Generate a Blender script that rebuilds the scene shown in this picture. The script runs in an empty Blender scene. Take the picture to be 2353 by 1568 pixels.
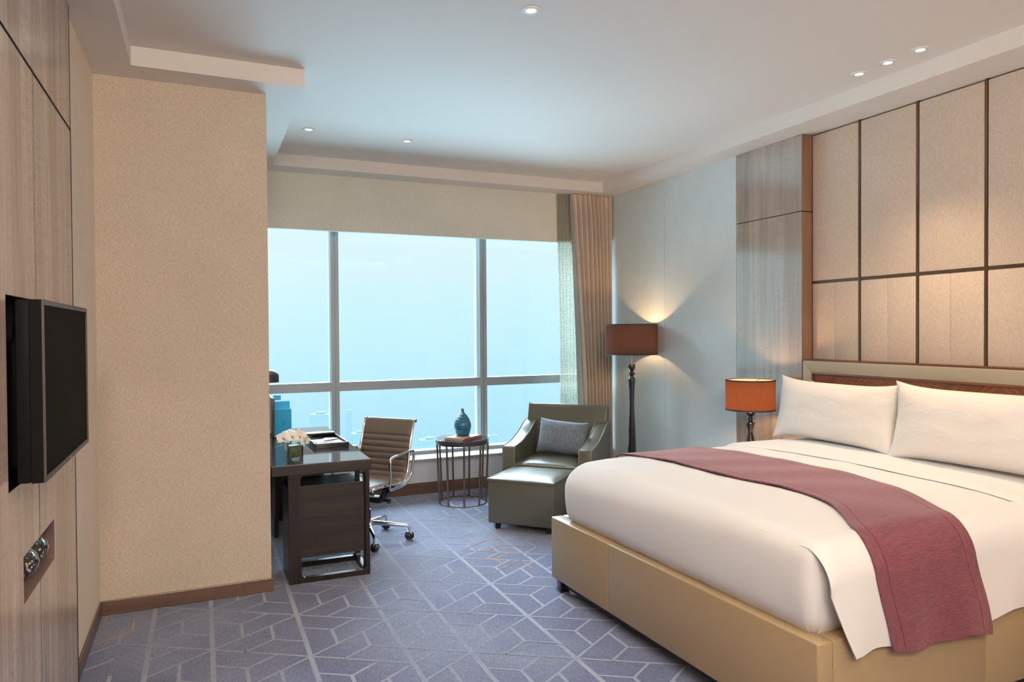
import bpy, bmesh, math, random
from mathutils import Vector, Matrix, noise as mn
random.seed(7)
C = bpy.context.scene.collection
sc = bpy.context.scene
pi = math.pi

# ------------------------------------------------------------------ camera
cam_d = bpy.data.cameras.new('camera'); cam = bpy.data.objects.new('camera', cam_d); C.objects.link(cam)
F_PX = 1622.1; YAW = .4141; PITCH = -.0142; ROLL = -.0064
cam_d.sensor_width = 36.0; cam_d.lens = F_PX / 2353 * 36.0; cam_d.clip_start = .02; cam_d.clip_end = 6000
_F = Vector((math.sin(YAW)*math.cos(PITCH), math.cos(YAW)*math.cos(PITCH), math.sin(PITCH)))
_R = Vector((math.cos(YAW), -math.sin(YAW), 0)); _U = _R.cross(_F)
_R2 = _R*math.cos(ROLL) + _U*math.sin(ROLL); _U2 = -_R*math.sin(ROLL) + _U*math.cos(ROLL)
m = Matrix.Identity(4)
for i in range(3): m[i][0] = _R2[i]; m[i][1] = _U2[i]; m[i][2] = -_F[i]
m[0][3], m[1][3], m[2][3] = 0, 0, 1.6
cam.matrix_world = m
sc.camera = cam

# ------------------------------------------------------------------ view transform
sc.view_settings.view_transform = 'Standard'; sc.view_settings.look = 'None'
sc.view_settings.gamma = 1; sc.view_settings.use_curve_mapping = False
sc.view_settings.exposure = 0.08
sc.cycles.max_bounces = 10; sc.cycles.diffuse_bounces = 6; sc.cycles.glossy_bounces = 4
sc.cycles.transparent_max_bounces = 12; sc.cycles.transmission_bounces = 8
sc.cycles.sample_clamp_indirect = 6; sc.cycles.caustics_reflective = False; sc.cycles.caustics_refractive = False
try: sc.cycles.use_denoising = True
except Exception: pass

# ------------------------------------------------------------------ world: hazy sky over a hazy city
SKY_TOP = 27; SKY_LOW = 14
w = bpy.data.worlds.new('world'); sc.world = w; w.use_nodes = True
nt = w.node_tree; nt.nodes.clear()
def wn(t, **k):
    n = nt.nodes.new(t)
    for a, b in k.items(): setattr(n, a, b)
    return n
tc = wn('ShaderNodeTexCoord'); sp = wn('ShaderNodeSeparateXYZ'); nt.links.new(tc.outputs['Generated'], sp.inputs[0])
mr = wn('ShaderNodeMapRange'); mr.inputs[1].default_value = -1; mr.inputs[2].default_value = 1
nt.links.new(sp.outputs[2], mr.inputs[0])
cr = wn('ShaderNodeValToRGB'); nt.links.new(mr.outputs[0], cr.inputs[0])
def el(z): return (z+1)/2
stops = [(-1, (.30, .40, .46)), (-.5, (.42, .68, .82)), (-.16, (.44, .79, .96)), (-.06, (.53, .865, .975)), (.03, (.61, .905, .97)), (.14, (.75, .925, .965)), (.5, (.66, .85, 1.0)), (1, (.66, .85, 1.0))]
e = cr.color_ramp.elements
while len(e) > 1: e.remove(e[-1])
e[0].position = el(stops[0][0]); e[0].color = (*stops[0][1], 1)
for z, c in stops[1:]:
    k = e.new(el(z)); k.color = (*c, 1)
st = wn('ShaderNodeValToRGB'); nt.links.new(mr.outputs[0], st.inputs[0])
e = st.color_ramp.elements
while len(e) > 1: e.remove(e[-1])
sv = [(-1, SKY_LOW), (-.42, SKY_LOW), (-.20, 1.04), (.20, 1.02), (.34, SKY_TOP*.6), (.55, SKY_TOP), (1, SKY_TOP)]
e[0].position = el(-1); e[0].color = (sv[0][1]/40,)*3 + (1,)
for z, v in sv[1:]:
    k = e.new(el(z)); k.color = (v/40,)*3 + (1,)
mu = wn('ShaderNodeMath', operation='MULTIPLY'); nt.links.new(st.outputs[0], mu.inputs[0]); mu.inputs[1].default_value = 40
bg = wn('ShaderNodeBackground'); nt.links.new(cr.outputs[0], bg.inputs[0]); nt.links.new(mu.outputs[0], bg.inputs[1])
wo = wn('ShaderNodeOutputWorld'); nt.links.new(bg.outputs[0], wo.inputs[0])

# ------------------------------------------------------------------ helpers
def lamp(name, kind, loc, energy, color, size=.05, spot=None, blend=.6, rot=(0, 0, 0), parent=None):
    d = bpy.data.lights.new(name, kind); d.energy = energy; d.color = color
    if kind in ('SPOT', 'POINT'): d.shadow_soft_size = size
    if kind == 'SPOT': d.spot_size = spot; d.spot_blend = blend
    if kind == 'AREA': d.shape = 'DISK'; d.size = size
    o = bpy.data.objects.new(name, d); C.objects.link(o); o.location = loc; o.rotation_euler = rot
    if parent: o.parent = parent
    return o

def obj(name, bm, mat, parent=None, smooth=True, angle=35):
    me = bpy.data.meshes.new(name)
    bmesh.ops.recalc_face_normals(bm, faces=bm.faces)
    bm.to_mesh(me); bm.free()
    mats = mat if isinstance(mat, (list, tuple)) else [mat]
    for q in mats: me.materials.append(q)
    if smooth:
        for p in me.polygons: p.use_smooth = True
        try: me.set_sharp_from_angle(angle=math.radians(angle))
        except Exception: pass
    o = bpy.data.objects.new(name, me); C.objects.link(o)
    if parent: o.parent = parent
    return o
def tag(o, label, cat, group=None, kind=None):
    o['label'] = label; o['category'] = cat
    if group: o['group'] = group
    if kind: o['kind'] = kind
    return o
def thing(name, label, cat, loc=(0, 0, 0), rz=0, group=None):
    o = bpy.data.objects.new(name, None); C.objects.link(o); o.location = loc; o.rotation_euler = (0, 0, rz)
    o.empty_display_size = .1
    return tag(o, label, cat, group)
def struct(name, bm, mat, parent=None, **k):
    o = obj(name, bm, mat, parent, **k)
    if not parent: o['kind'] = 'structure'
    return o
def dup_tree(o, parent=None):
    c = o.copy(); C.objects.link(c); c.parent = parent
    for ch in list(o.children): dup_tree(ch, c)
    return c

def BM(): return bmesh.new()
def box(bm, a, b, bev=0, seg=2, mi=0, M=None):
    (x0, y0, z0), (x1, y1, z1) = a, b
    t = bmesh.new()
    r = bmesh.ops.create_cube(t, size=1)
    for v in t.verts:
        v.co = Vector(((x0+x1)/2 + v.co.x*(x1-x0), (y0+y1)/2 + v.co.y*(y1-y0), (z0+z1)/2 + v.co.z*(z1-z0)))
    if bev: bmesh.ops.bevel(t, geom=list(t.edges), offset=bev, segments=seg, profile=.5, affect='EDGES')
    for f in t.faces: f.material_index = mi
    if M is not None: t.transform(M)
    merge(bm, t)
def merge(bm, t):
    me = bpy.data.meshes.new('tmp'); t.to_mesh(me); t.free(); bm.from_mesh(me); bpy.data.meshes.remove(me)
def tube(bm, pts, r, n=10, closed=False, cap=True, sx=1, mi=0):
    P = [Vector(p) for p in pts]; N = len(P); rings = []
    up = Vector((0, 0, 1)); prev = None
    for i, p in enumerate(P):
        if closed: d = (P[(i+1) % N]-P[i-1])
        else: d = P[min(i+1, N-1)]-P[max(i-1, 0)]
        d.normalize()
        if prev is None:
            s = d.cross(up)
            if s.length < 1e-3: s = d.cross(Vector((1, 0, 0)))
            s.normalize()
        else:
            s = prev - d*prev.dot(d); s.normalize()
        prev = s; u = s.cross(d)
        rr = r[i] if isinstance(r, (list, tuple)) else r
        rings.append([bm.verts.new(p + (s*math.cos(2*pi*k/n)*sx + u*math.sin(2*pi*k/n))*rr) for k in range(n)])
    for i in range(N if closed else N-1):
        A, B = rings[i], rings[(i+1) % N]
        for k in range(n):
            f = bm.faces.new((A[k], A[(k+1) % n], B[(k+1) % n], B[k])); f.material_index = mi
    if cap and not closed:
        bm.faces.new(rings[0]).material_index = mi; bm.faces.new(rings[-1]).material_index = mi
def spline(pts, sub=6, closed=False):
    P = [Vector(p) for p in pts]; n = len(P); out = []
    rng = n if closed else n-1
    for i in range(rng):
        if closed: p0, p1, p2, p3 = P[i-1], P[i], P[(i+1) % n], P[(i+2) % n]
        else: p0, p1, p2, p3 = P[max(i-1, 0)], P[i], P[i+1], P[min(i+2, n-1)]
        for k in range(sub):
            t = k/sub
            out.append(.5*((2*p1)+(-p0+p2)*t+(2*p0-5*p1+4*p2-p3)*t*t+(-p0+3*p1-3*p2+p3)*t**3))
    if not closed: out.append(P[-1])
    return out
def lathe(bm, prof, n=40, c=(0, 0, 0), mi=0, capb=True, capt=True):
    rings = []
    for r, z in prof:
        rings.append([bm.verts.new((c[0]+r*math.cos(2*pi*k/n), c[1]+r*math.sin(2*pi*k/n), c[2]+z)) for k in range(n)])
    for A, B in zip(rings, rings[1:]):
        for k in range(n):
            f = bm.faces.new((A[k], A[(k+1) % n], B[(k+1) % n], B[k])); f.material_index = mi
    if capb: bm.faces.new(rings[0]).material_index = mi
    if capt: bm.faces.new(rings[-1]).material_index = mi
def grid(bm, nu, nv, fn, mi=0, thick=0):
    V = [[bm.verts.new(fn(i/nu, j/nv)) for j in range(nv+1)] for i in range(nu+1)]
    for i in range(nu):
        for j in range(nv):
            bm.faces.new((V[i][j], V[i+1][j], V[i+1][j+1], V[i][j+1])).material_index = mi
    return V
def sheet(nu, nv, fn, th):
    """grid surface with thickness th (downwards along the normal)"""
    bm = BM(); V = grid(bm, nu, nv, fn)
    bm.normal_update()
    nor = [[V[i][j].normal.copy() for j in range(nv+1)] for i in range(nu+1)]
    W = [[bm.verts.new(V[i][j].co - nor[i][j]*th) for j in range(nv+1)] for i in range(nu+1)]
    for i in range(nu):
        for j in range(nv): bm.faces.new((W[i][j], W[i][j+1], W[i+1][j+1], W[i+1][j]))
    for i in range(nu):
        bm.faces.new((V[i][0], W[i][0], W[i+1][0], V[i+1][0])); bm.faces.new((V[i][nv], V[i+1][nv], W[i+1][nv], W[i][nv]))
    for j in range(nv):
        bm.faces.new((V[0][j], V[0][j+1], W[0][j+1], W[0][j])); bm.faces.new((V[nu][j], W[nu][j], W[nu][j+1], V[nu][j+1]))
    return bm
def prism(bm, poly, axis, a, b, mi=0, bev=0):
    """extrude 2D outline along axis from a to b. poly coords are the other two axes in order."""
    def mk(p, q):
        if axis == 'x': return (q, p[0], p[1])
        if axis == 'y': return (p[0], q, p[1])
        return (p[0], p[1], q)
    t = bmesh.new()
    A = [t.verts.new(mk(p, a)) for p in poly]; B = [t.verts.new(mk(p, b)) for p in poly]; n = len(poly)
    t.faces.new(A); t.faces.new(B[::-1])
    for i in range(n): t.faces.new((A[i], B[i], B[(i+1) % n], A[(i+1) % n]))
    bmesh.ops.recalc_face_normals(t, faces=t.faces)
    if bev:
        ed = [x for x in t.edges if len(x.link_faces) == 2 and x.calc_face_angle(0) > .8]
        bmesh.ops.bevel(t, geom=ed, offset=bev, segments=3, profile=.5, affect='EDGES')
    for f in t.faces: f.material_index = mi
    merge(bm, t)
def holed(bm, axis, d0, d1, outer, inner, r, n=6, mi=0):
    """rectangular plate with a rounded rectangular hole, extruded d0..d1; outer/inner=(u0,v0,u1,v1)"""
    u0, v0, u1, v1 = outer; a0, b0, a1, b1 = inner
    cs = [((a1-r, b1-r), 0, (u1, v1)), ((a0+r, b1-r), pi/2, (u0, v1)), ((a0+r, b0+r), pi, (u0, v0)), ((a1-r, b0+r), 1.5*pi, (u1, v0))]
    def mk(p, q):
        if axis == 'x': return (q, p[0], p[1])
        if axis == 'y': return (p[0], q, p[1])
        return (p[0], p[1], q)
    lay = []
    for d in (d0, d1):
        O = [bm.verts.new(mk(c[2], d)) for c in cs]; I = []
        for (c, s, _) in cs:
            I.append([bm.verts.new(mk((c[0]+r*math.cos(s+pi/2*k/n), c[1]+r*math.sin(s+pi/2*k/n)), d)) for k in range(n+1)])
        lay.append((O, I))
        for k in range(4):
            for q in range(n): bm.faces.new((O[k], I[k][q], I[k][q+1])).material_index = mi
            k2 = (k+1) % 4
            bm.faces.new((O[k], I[k][n], I[k2][0], O[k2])).material_index = mi
    (O, I), (P, J) = lay
    for k in range(4):
        k2 = (k+1) % 4
        bm.faces.new((O[k], O[k2], P[k2], P[k])).material_index = mi
        f1 = I[0]+I[1]+I[2]+I[3]; f2 = J[0]+J[1]+J[2]+J[3]
    for i in range(len(f1)):
        j = (i+1) % len(f1); bm.faces.new((f1[i], f2[i], f2[j], f1[j])).material_index = mi

# ------------------------------------------------------------------ materials
class Mat:
    def __init__(s, name, col=(.5, .5, .5), rough=.5, metal=0, **k):
        s.m = bpy.data.materials.new(name); s.m.use_nodes = True; s.t = s.m.node_tree
        s.b = s.t.nodes['Principled BSDF']; s.o = s.t.nodes['Material Output']
        s.b.inputs['Base Color'].default_value = (*col, 1); s.b.inputs['Roughness'].default_value = rough
        s.b.inputs['Metallic'].default_value = metal; s.col = col
        for a, b in k.items(): s.b.inputs[a.replace('_', ' ')].default_value = b
    def n(s, t, **k):
        n = s.t.nodes.new(t)
        for a, b in k.items(): setattr(n, a, b)
        return n
    def l(s, a, b): s.t.links.new(a, b)
    def coord(s, scale=(1, 1, 1), rot=(0, 0, 0), kind='Object'):
        tc = s.n('ShaderNodeTexCoord'); mp = s.n('ShaderNodeMapping')
        mp.inputs['Scale'].default_value = scale; mp.inputs['Rotation'].default_value = rot
        s.l(tc.outputs[kind], mp.inputs[0]); return mp.outputs[0]
    def noise(s, vec, scale=5, detail=4, rough=.5, dist=0):
        n = s.n('ShaderNodeTexNoise'); n.inputs['Scale'].default_value = scale; n.inputs['Detail'].default_value = detail
        n.inputs['Roughness'].default_value = rough; n.inputs['Distortion'].default_value = dist
        s.l(vec, n.inputs['Vector']); return n.outputs['Fac']
    def ramp(s, fac, stops, interp='LINEAR'):
        r = s.n('ShaderNodeValToRGB'); r.color_ramp.interpolation = interp
        e = r.color_ramp.elements
        while len(e) > 1: e.remove(e[-1])
        e[0].position = stops[0][0]; e[0].color = (*stops[0][1], 1)
        for p, c in stops[1:]:
            k = e.new(p); k.color = (*c, 1)
        s.l(fac, r.inputs[0]); return r.outputs[0]
    def mix(s, fac, a, b, mode='MIX'):
        x = s.n('ShaderNodeMix', data_type='RGBA', blend_type=mode)
        for i, v in ((0, fac), (6, a), (7, b)):
            if isinstance(v, (int, float)): x.inputs[i].default_value = v
            elif isinstance(v, tuple): x.inputs[i].default_value = (*v, 1)
            else: s.l(v, x.inputs[i])
        return x.outputs[2]
    def math(s, op, a, b=0, c=None, clamp=False):
        x = s.n('ShaderNodeMath', operation=op); x.use_clamp = clamp
        for i, v in ((0, a), (1, b), (2, c)):
            if v is None: continue
            if isinstance(v, (int, float)): x.inputs[i].default_value = v
            else: s.l(v, x.inputs[i])
        return x.outputs[0]
    def color(s, out): s.l(out, s.b.inputs['Base Color']); return s
    def rough(s, out): s.l(out, s.b.inputs['Roughness']); return s
    def bump(s, h, strength=.2, dist=.01):
        b = s.n('ShaderNodeBump'); b.inputs['Strength'].default_value = strength; b.inputs['Distance'].default_value = dist
        s.l(h, b.inputs['Height']); s.l(b.outputs[0], s.b.inputs['Normal']); return s
    def prev_normal(s): return s.b.inputs['Normal']
def sc3(c, k): return tuple(min(1, x*k) for x in c)

def weave(name, col, fine=420, con=.22, bump=.25, rough=.85, plane='xz', big=.06):
    M = Mat(name, col, rough)
    a = {'xz': ((fine, fine, fine*.12), (fine*.12, fine*.12, fine))}[plane]
    n1 = M.noise(M.coord(a[0]), 1, 2); n2 = M.noise(M.coord(a[1]), 1, 2)
    f = M.math('MULTIPLY', M.math('ADD', n1, n2), .5)
    c = M.ramp(f, [(.34, sc3(col, 1-con)), (.5, col), (.66, sc3(col, 1+con))])
    g = M.noise(M.coord(), 3, 3)
    c = M.mix(1, c, M.ramp(g, [(.3, (1-big,)*3), (.7, (1+big*.0,)*3)]), 'MULTIPLY')
    M.color(c); M.bump(f, bump, .002); return M.m
def wood(name, dark, mid, light, axis='z', scale=1, rough=.3, coat=.0, bands=True, figure=.3, bumpk=.03, period=.15, ior=0):
    M = Mat(name, mid, rough)
    s = {'z': (26, 26, 1.1), 'y': (26, 1.1, 26), 'x': (1.1, 26, 26)}[axis]
    v = M.coord(tuple(q*scale for q in s))
    n1 = M.noise(v, 1, 6, .6, .6)
    s2 = {'z': (5, 5, .5), 'y': (5, .5, 5), 'x': (.5, 5, 5)}[axis]
    n2 = M.noise(M.coord(tuple(q*scale for q in s2)), 1, 3, .5, 1.0)
    f = M.math('ADD', M.math('MULTIPLY', n1, .55), M.math('MULTIPLY', n2, .45))
    if figure:
        s3 = {'z': (14, 14, 75), 'y': (14, 75, 14), 'x': (75, 14, 14)}[axis]
        n3 = M.noise(M.coord(tuple(q*scale for q in s3)), 1, 2, .5, 1.5)
        mask = M.ramp(n2, [(.45, (0,)*3), (.62, (1,)*3)])
        f = M.math('ADD', f, M.math('MULTIPLY', M.math('MULTIPLY', M.math('SUBTRACT', n3, .5), figure), mask))
    c = M.ramp(f, [(.33, dark), (.5, mid), (.66, light)])
    if bands:   # veneer leaves of different tone side by side
        tcn = M.n('ShaderNodeTexCoord'); sx = M.n('ShaderNodeSeparateXYZ'); M.l(tcn.outputs['Object'], sx.inputs[0])
        q = M.math('FLOOR', M.math('DIVIDE', sx.outputs[1] if axis == 'z' else sx.outputs[2], period))
        wnz = M.n('ShaderNodeTexWhiteNoise', noise_dimensions='1D'); M.l(q, wnz.inputs['W'])
        c = M.mix(1, c, M.ramp(wnz.outputs['Value'], [(0, (.78, .78, .78)), (1, (1, 1, 1))]), 'MULTIPLY')
    M.color(c)
    if coat: M.b.inputs['Coat Weight'].default_value = coat; M.b.inputs['Coat Roughness'].default_value = rough*.6
    if bumpk: M.bump(f, bumpk, .01)
    if ior: M.b.inputs['IOR'].default_value = ior
    return M.m
def leather(name, col, rough=.38, sc=900):
    M = Mat(name, col, rough)
    n = M.noise(M.coord((sc, sc, sc)), 1, 3)
    M.color(M.ramp(n, [(.3, sc3(col, .86)), (.7, sc3(col, 1.1))])); M.bump(n, .12, .0015); return M.m

m_ceil = Mat('ceiling_paint', (.77, .74, .71), .7)
m_ceil.bump(m_ceil.noise(m_ceil.coord((60,)*3), 1, 3), .02, .002); m_ceil = m_ceil.m
m_white = Mat('white_paint', (.80, .80, .80), .45).m
m_sillwall = Mat('low_wall_paint', (.62, .66, .72), .6).m
m_colwall = weave('woven_wallcover_beige', (.64, .55, .44), 480, .26, .3)
m_leftwall = weave('woven_wallcover_cream', (.80, .70, .59), 480, .14, .2)
m_greywall = weave('grey_wallcover', (.68, .77, .80), 420, .10, .12)
m_header = weave('header_fabric', (.74, .73, .66), 380, .12, .12)
m_panel = weave('panel_fabric', (.63, .54, .46), 330, .16, .35)
m_woodL = wood('ash_veneer', (.33, .24, .195), (.51, .405, .34), (.64, .525, .455), rough=.26, coat=.25, figure=.5, period=.16)
m_woodR = wood('grey_veneer', (.26, .205, .17), (.38, .315, .27), (.48, .41, .36), rough=.12, coat=.0, figure=.5, bumpk=.03, period=.137, ior=3.0)
m_woodside = wood('walnut_edge', (.20, .115, .075), (.29, .17, .11), (.35, .22, .15), rough=.4, bands=False, figure=0)
m_skirt = wood('skirting_walnut', (.075, .046, .035), (.135, .082, .060), (.18, .115, .085), axis='x', rough=.3, bands=False, figure=.3)
m_skirty = wood('skirting_walnut_side', (.075, .046, .035), (.135, .082, .060), (.18, .115, .085), axis='y', rough=.3, bands=False, figure=.3)
m_wenge = wood('dark_oak', (.013, .010, .009), (.024, .018, .015), (.040, .030, .026), axis='x', scale=1.6, rough=.38, bands=False, figure=0, bumpk=.05)
m_wengev = wood('dark_oak_upright', (.012, .010, .009), (.021, .016, .014), (.034, .027, .023), axis='z', scale=1.6, rough=.30, bands=False, figure=0, bumpk=.04)
m_cherry = Mat('headboard_veneer', (.2, .06, .03), .28)
_v = m_cherry.coord()
_sx = m_cherry.n('ShaderNodeSeparateXYZ'); m_cherry.l(_v, _sx.inputs[0])
_per = m_cherry.math('PINGPONG', m_cherry.math('ADD', _sx.outputs[1], 10), .42)
_d = m_cherry.math('SUBTRACT', _sx.outputs[2], _per)
_cb = m_cherry.n('ShaderNodeCombineXYZ'); m_cherry.l(m_cherry.math('MULTIPLY', _d, 110), _cb.inputs[0]); m_cherry.l(m_cherry.math('MULTIPLY', m_cherry.math('ADD', _sx.outputs[2], _per), 4), _cb.inputs[1])
_n = m_cherry.noise(_cb.outputs[0], 1, 3)
m_cherry.color(m_cherry.ramp(_n, [(.3, (.10, .028, .012)), (.5, (.20, .06, .026)), (.7, (.30, .10, .045))])); m_cherry.b.inputs['Coat Weight'].default_value = .4
m_cherry = m_cherry.m
m_brownwood = wood('headboard_edge', (.09, .035, .02), (.14, .055, .03), (.19, .08, .045), axis='y', rough=.25, bands=False, figure=0)
m_champ = leather('champagne_leather', (.42, .38, .30), .35)
m_bedleather = leather('bronze_leather', (.36, .265, .155), .36)
m_olive = leather('olive_leather', (.125, .125, .095), .30)
m_pipe = leather('olive_piping', (.24, .24, .19), .3)
m_brownleather = leather('brown_leather', (.16, .125, .105), .33)
m_linen = Mat('white_linen', (.715, .715, .725), .8); m_linen.b.inputs['Sheen Weight'].default_value = .15
m_linen.bump(m_linen.noise(m_linen.coord((4,)*3), 1, 4), .08, .02); m_linen = m_linen.m
m_pillow = Mat('pillow_cotton', (.78, .76, .74), .8)
m_pillow.bump(m_pillow.noise(m_pillow.coord((5, 5, 9)), 1, 3, .5, 1.2), .30, .02); m_pillow = m_pillow.m
def runner_mat(name, sc, cols):
    M = Mat(name, cols[1], .75)
    v = M.coord(sc)
    n1 = M.noise(v, 1, 4, .6, .4); n2 = M.noise(M.coord((300,)*3), 1, 1)
    f = M.math('ADD', M.math('MULTIPLY', n1, .75), M.math('MULTIPLY', n2, .25))
    M.color(M.ramp(f, [(.32, cols[0]), (.5, cols[1]), (.68, cols[2])]))
    M.b.inputs['Sheen Weight'].default_value = .5; M.b.inputs['Sheen Roughness'].default_value = .4
    M.b.inputs['Sheen Tint'].default_value = (.9, .7, .75, 1)
    M.bump(f, .5, .003); return M.m
RC = [(.075, .020, .034), (.15, .038, .060), (.25, .072, .095)]
m_runner = runner_mat('burgundy_weave', (22, 330, 330), RC)
m_hem = runner_mat('burgundy_hem', (330, 22, 22), RC)
m_cushion = Mat('blue_grey_knit', (.16, .20, .25), .8)
_v = m_cushion.coord((320, 60, 40)); _n = m_cushion.noise(_v, 1, 2)
m_cushion.color(m_cushion.ramp(_n, [(.35, (.12, .155, .20)), (.5, (.17, .21, .26)), (.66, (.25, .29, .34))])); m_cushion.bump(_n, .5, .004); m_cushion = m_cushion.m
m_black = Mat('black_lacquer', (.012, .012, .014), .12); m_black.b.inputs['Coat Weight'].default_value = 1; m_black = m_black.m
m_blackmatte = Mat('black_plastic', (.012, .012, .014), .38).m
m_tvframe = Mat('television_bezel', (.075, .058, .05), .45, .3).m
m_screen = Mat('television_glass', (.0035, .0025, .002), .5); m_screen.b.inputs['Specular IOR Level'].default_value = .01; m_screen = m_screen.m
m_tvblack = Mat('television_back', (.008, .008, .009), .5); m_tvblack.b.inputs['Specular IOR Level'].default_value = .04; m_tvblack = m_tvblack.m
m_chrome = Mat('chrome', (.75, .75, .77), .09, 1).m
m_steel = Mat('brushed_steel', (.45, .45, .46), .28, 1).m
m_bronze = Mat('bronze_metal', (.30, .20, .16), .28, 1).m
m_bronzestrip = Mat('bronze_strip', (.25, .15, .10), .22, 1).m
m_frame = Mat('window_aluminium', (.33, .38, .42), .4, .3).m
m_glass = Mat('glass', (1, 1, 1), 0)
m_glass.t.nodes.remove(m_glass.b)
_t = m_glass.n('ShaderNodeBsdfTransparent'); _t.inputs[0].default_value = (.97, .985, .985, 1)
_g = m_glass.n('ShaderNodeBsdfGlossy'); _g.inputs['Roughness'].default_value = .02
_fr = m_glass.n('ShaderNodeFresnel'); _fr.inputs[0].default_value = 1.35
_mx = m_glass.n('ShaderNodeMixShader'); m_glass.l(_fr.outputs[0], _mx.inputs[0]); m_glass.l(_t.outputs[0], _mx.inputs[1]); m_glass.l(_g.outputs[0], _mx.inputs[2]); m_glass.l(_mx.outputs[0], m_glass.o.inputs[0])
m_glass = m_glass.m
m_tabletopglass = Mat('desk_glass', (.03, .032, .034), .03); m_tabletopglass.b.inputs['IOR'].default_value = 3.2; m_tabletopglass = m_tabletopglass.m
m_granite = Mat('granite', (.45, .45, .44), .35)
m_granite.color(m_granite.ramp(m_granite.noise(m_granite.coord((160,)*3), 1, 3), [(.40, (.10, .10, .10)), (.5, (.42, .42, .40)), (.6, (.62, .62, .6))])); m_granite = m_granite.m

def cloth_trans(name, col, tr, tcol, holes=0, fine=700, rough=.8):
    """woven cloth that lets light through: diffuse + translucent (+ open weave)"""
    M = Mat(name, col, rough); M.t.nodes.remove(M.b)
    d = M.n('ShaderNodeBsdfDiffuse'); t = M.n('ShaderNodeBsdfTranslucent'); mx = M.n('ShaderNodeMixShader')
    n = M.noise(M.coord((fine, fine, fine*.1)), 1, 2); n2 = M.noise(M.coord((fine*.1, fine*.1, fine)), 1, 2)
    f = M.math('MULTIPLY', M.math('ADD', n, n2), .5)
    M.l(M.ramp(f, [(.3, sc3(col, .8)), (.7, sc3(col, 1.2))]), d.inputs[0])
    M.l(M.ramp(f, [(.3, sc3(tcol, .8)), (.7, sc3(tcol, 1.2))]), t.inputs[0])
    mx.inputs[0].default_value = tr
    M.l(d.outputs[0], mx.inputs[1]); M.l(t.outputs[0], mx.inputs[2]); out = mx.outputs[0]
    if holes:
        tp = M.n('ShaderNodeBsdfTransparent'); m2 = M.n('ShaderNodeMixShader')
        tcn = M.n('ShaderNodeTexCoord'); sp_ = M.n('ShaderNodeSeparateXYZ'); M.l(tcn.outputs['Object'], sp_.inputs[0])
        zz = M.math('PINGPONG', sp_.outputs[2], .0085)
        st_ = M.math('GREATER_THAN', zz, .0028)
        fac = M.math('MULTIPLY', st_, holes)
        fac = M.math('ADD', fac, holes*.25)
        M.l(fac, m2.inputs[0]); M.l(out, m2.inputs[1]); M.l(tp.outputs[0], m2.inputs[2]); out = m2.outputs[0]
    M.l(out, M.o.inputs[0]); return M.m
m_shade = cloth_trans('brown_shade_cloth', (.075, .060, .060), .18, (.40, .20, .11))
m_shade2 = cloth_trans('warm_shade_cloth', (.075, .060, .060), .42, (.50, .21, .09))
m_shadein = cloth_trans('shade_lining', (.62, .52, .40), .35, (.55, .42, .28))
m_shadetrim = Mat('shade_trim', (.03, .025, .028), .7).m
m_curtain = cloth_trans('taupe_curtain_cloth', (.74, .63, .53), .12, (.30, .25, .2))
m_lining = cloth_trans('curtain_lining', (.5, .56, .56), .3, (.3, .36, .36))
m_sheer = cloth_trans('sheer_cloth', (.55, .54, .46), .5, (.6, .62, .52), holes=.42)
def emis(name, col, s):
    M = Mat(name, col, .5); M.b.inputs['Emission Color'].default_value = (*col, 1); M.b.inputs['Emission Strength'].default_value = s; return M.m
WARM = (1, .56, .26); WARM2 = (1, .74, .50)
m_bulb = emis('bulb_glow', (1, .58, .27), 340)
m_lens = emis('downlight_lens', (1, .86, .62), 6)

# carpet
def carpet(name, base, alt, fade=0, gold=False):
    M = Mat(name, base, .95)
    tcn = M.coord()
    pile = M.noise(M.coord((420,)*3), 1, 2); streak = M.noise(M.coord((160, 26, 1)), 1, 3); streak2 = M.noise(M.coord((26, 150, 1)), 1, 3)
    big = M.noise(M.coord((1.3, .9, 1)), 1, 3)
    f = M.math('ADD', M.math('MULTIPLY', pile, .45), M.math('ADD', M.math('MULTIPLY', streak, .35), M.math('MULTIPLY', streak2, .20)))
    CA = (.070, .090, .185); CB = (.150, .180, .285)
    c = M.ramp(f, [(.38, sc3(CA, .45)), (.5, CA), (.62, sc3(CA, 1.9))])
    c = M.mix(M.ramp(big, [(.42, (0,)*3), (.62, (.85,)*3)]), c, M.ramp(f, [(.38, sc3(CB, .55)), (.5, CB), (.62, sc3(CB, 1.5))]))
    if not gold and fade:
        ln = M.ramp(f, [(.35, sc3(base, .72)), (.5, base), (.65, sc3(base, 1.25))])
        c = M.mix(M.ramp(M.noise(M.coord((1.3, .9, 1)), 1, 3), [(.42, (.72,)*3), (.60, (.16,)*3)]), c, ln)
    if gold:
        ln = M.ramp(f, [(.35, sc3(base, .7)), (.5, base), (.65, sc3(base, 1.3))])
        c = M.mix(M.ramp(M.noise(M.coord((5, 5, 1)), 1, 2), [(.38, (.15,)*3), (.55, (.9,)*3)]), c, ln)
    M.color(c); M.b.inputs['Sheen Weight'].default_value = .3
    M.bump(f, .6, .004); return M.m
m_carpet = carpet('carpet', (.2, .2, .3), None)
m_cline = carpet('carpet_line', (.33, .37, .45), None, fade=1)
m_cgold = carpet('carpet_gold_line', (.40, .20, .05), None, gold=True)

# ------------------------------------------------------------------ room constants
XL, XC, YC, H, W, YD, WF = -.5437, .378, 4.583, 3.059, 4.125, 6.71, 4.219
HT = 3.165; YB = -1.8; XW = -.525
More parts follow.
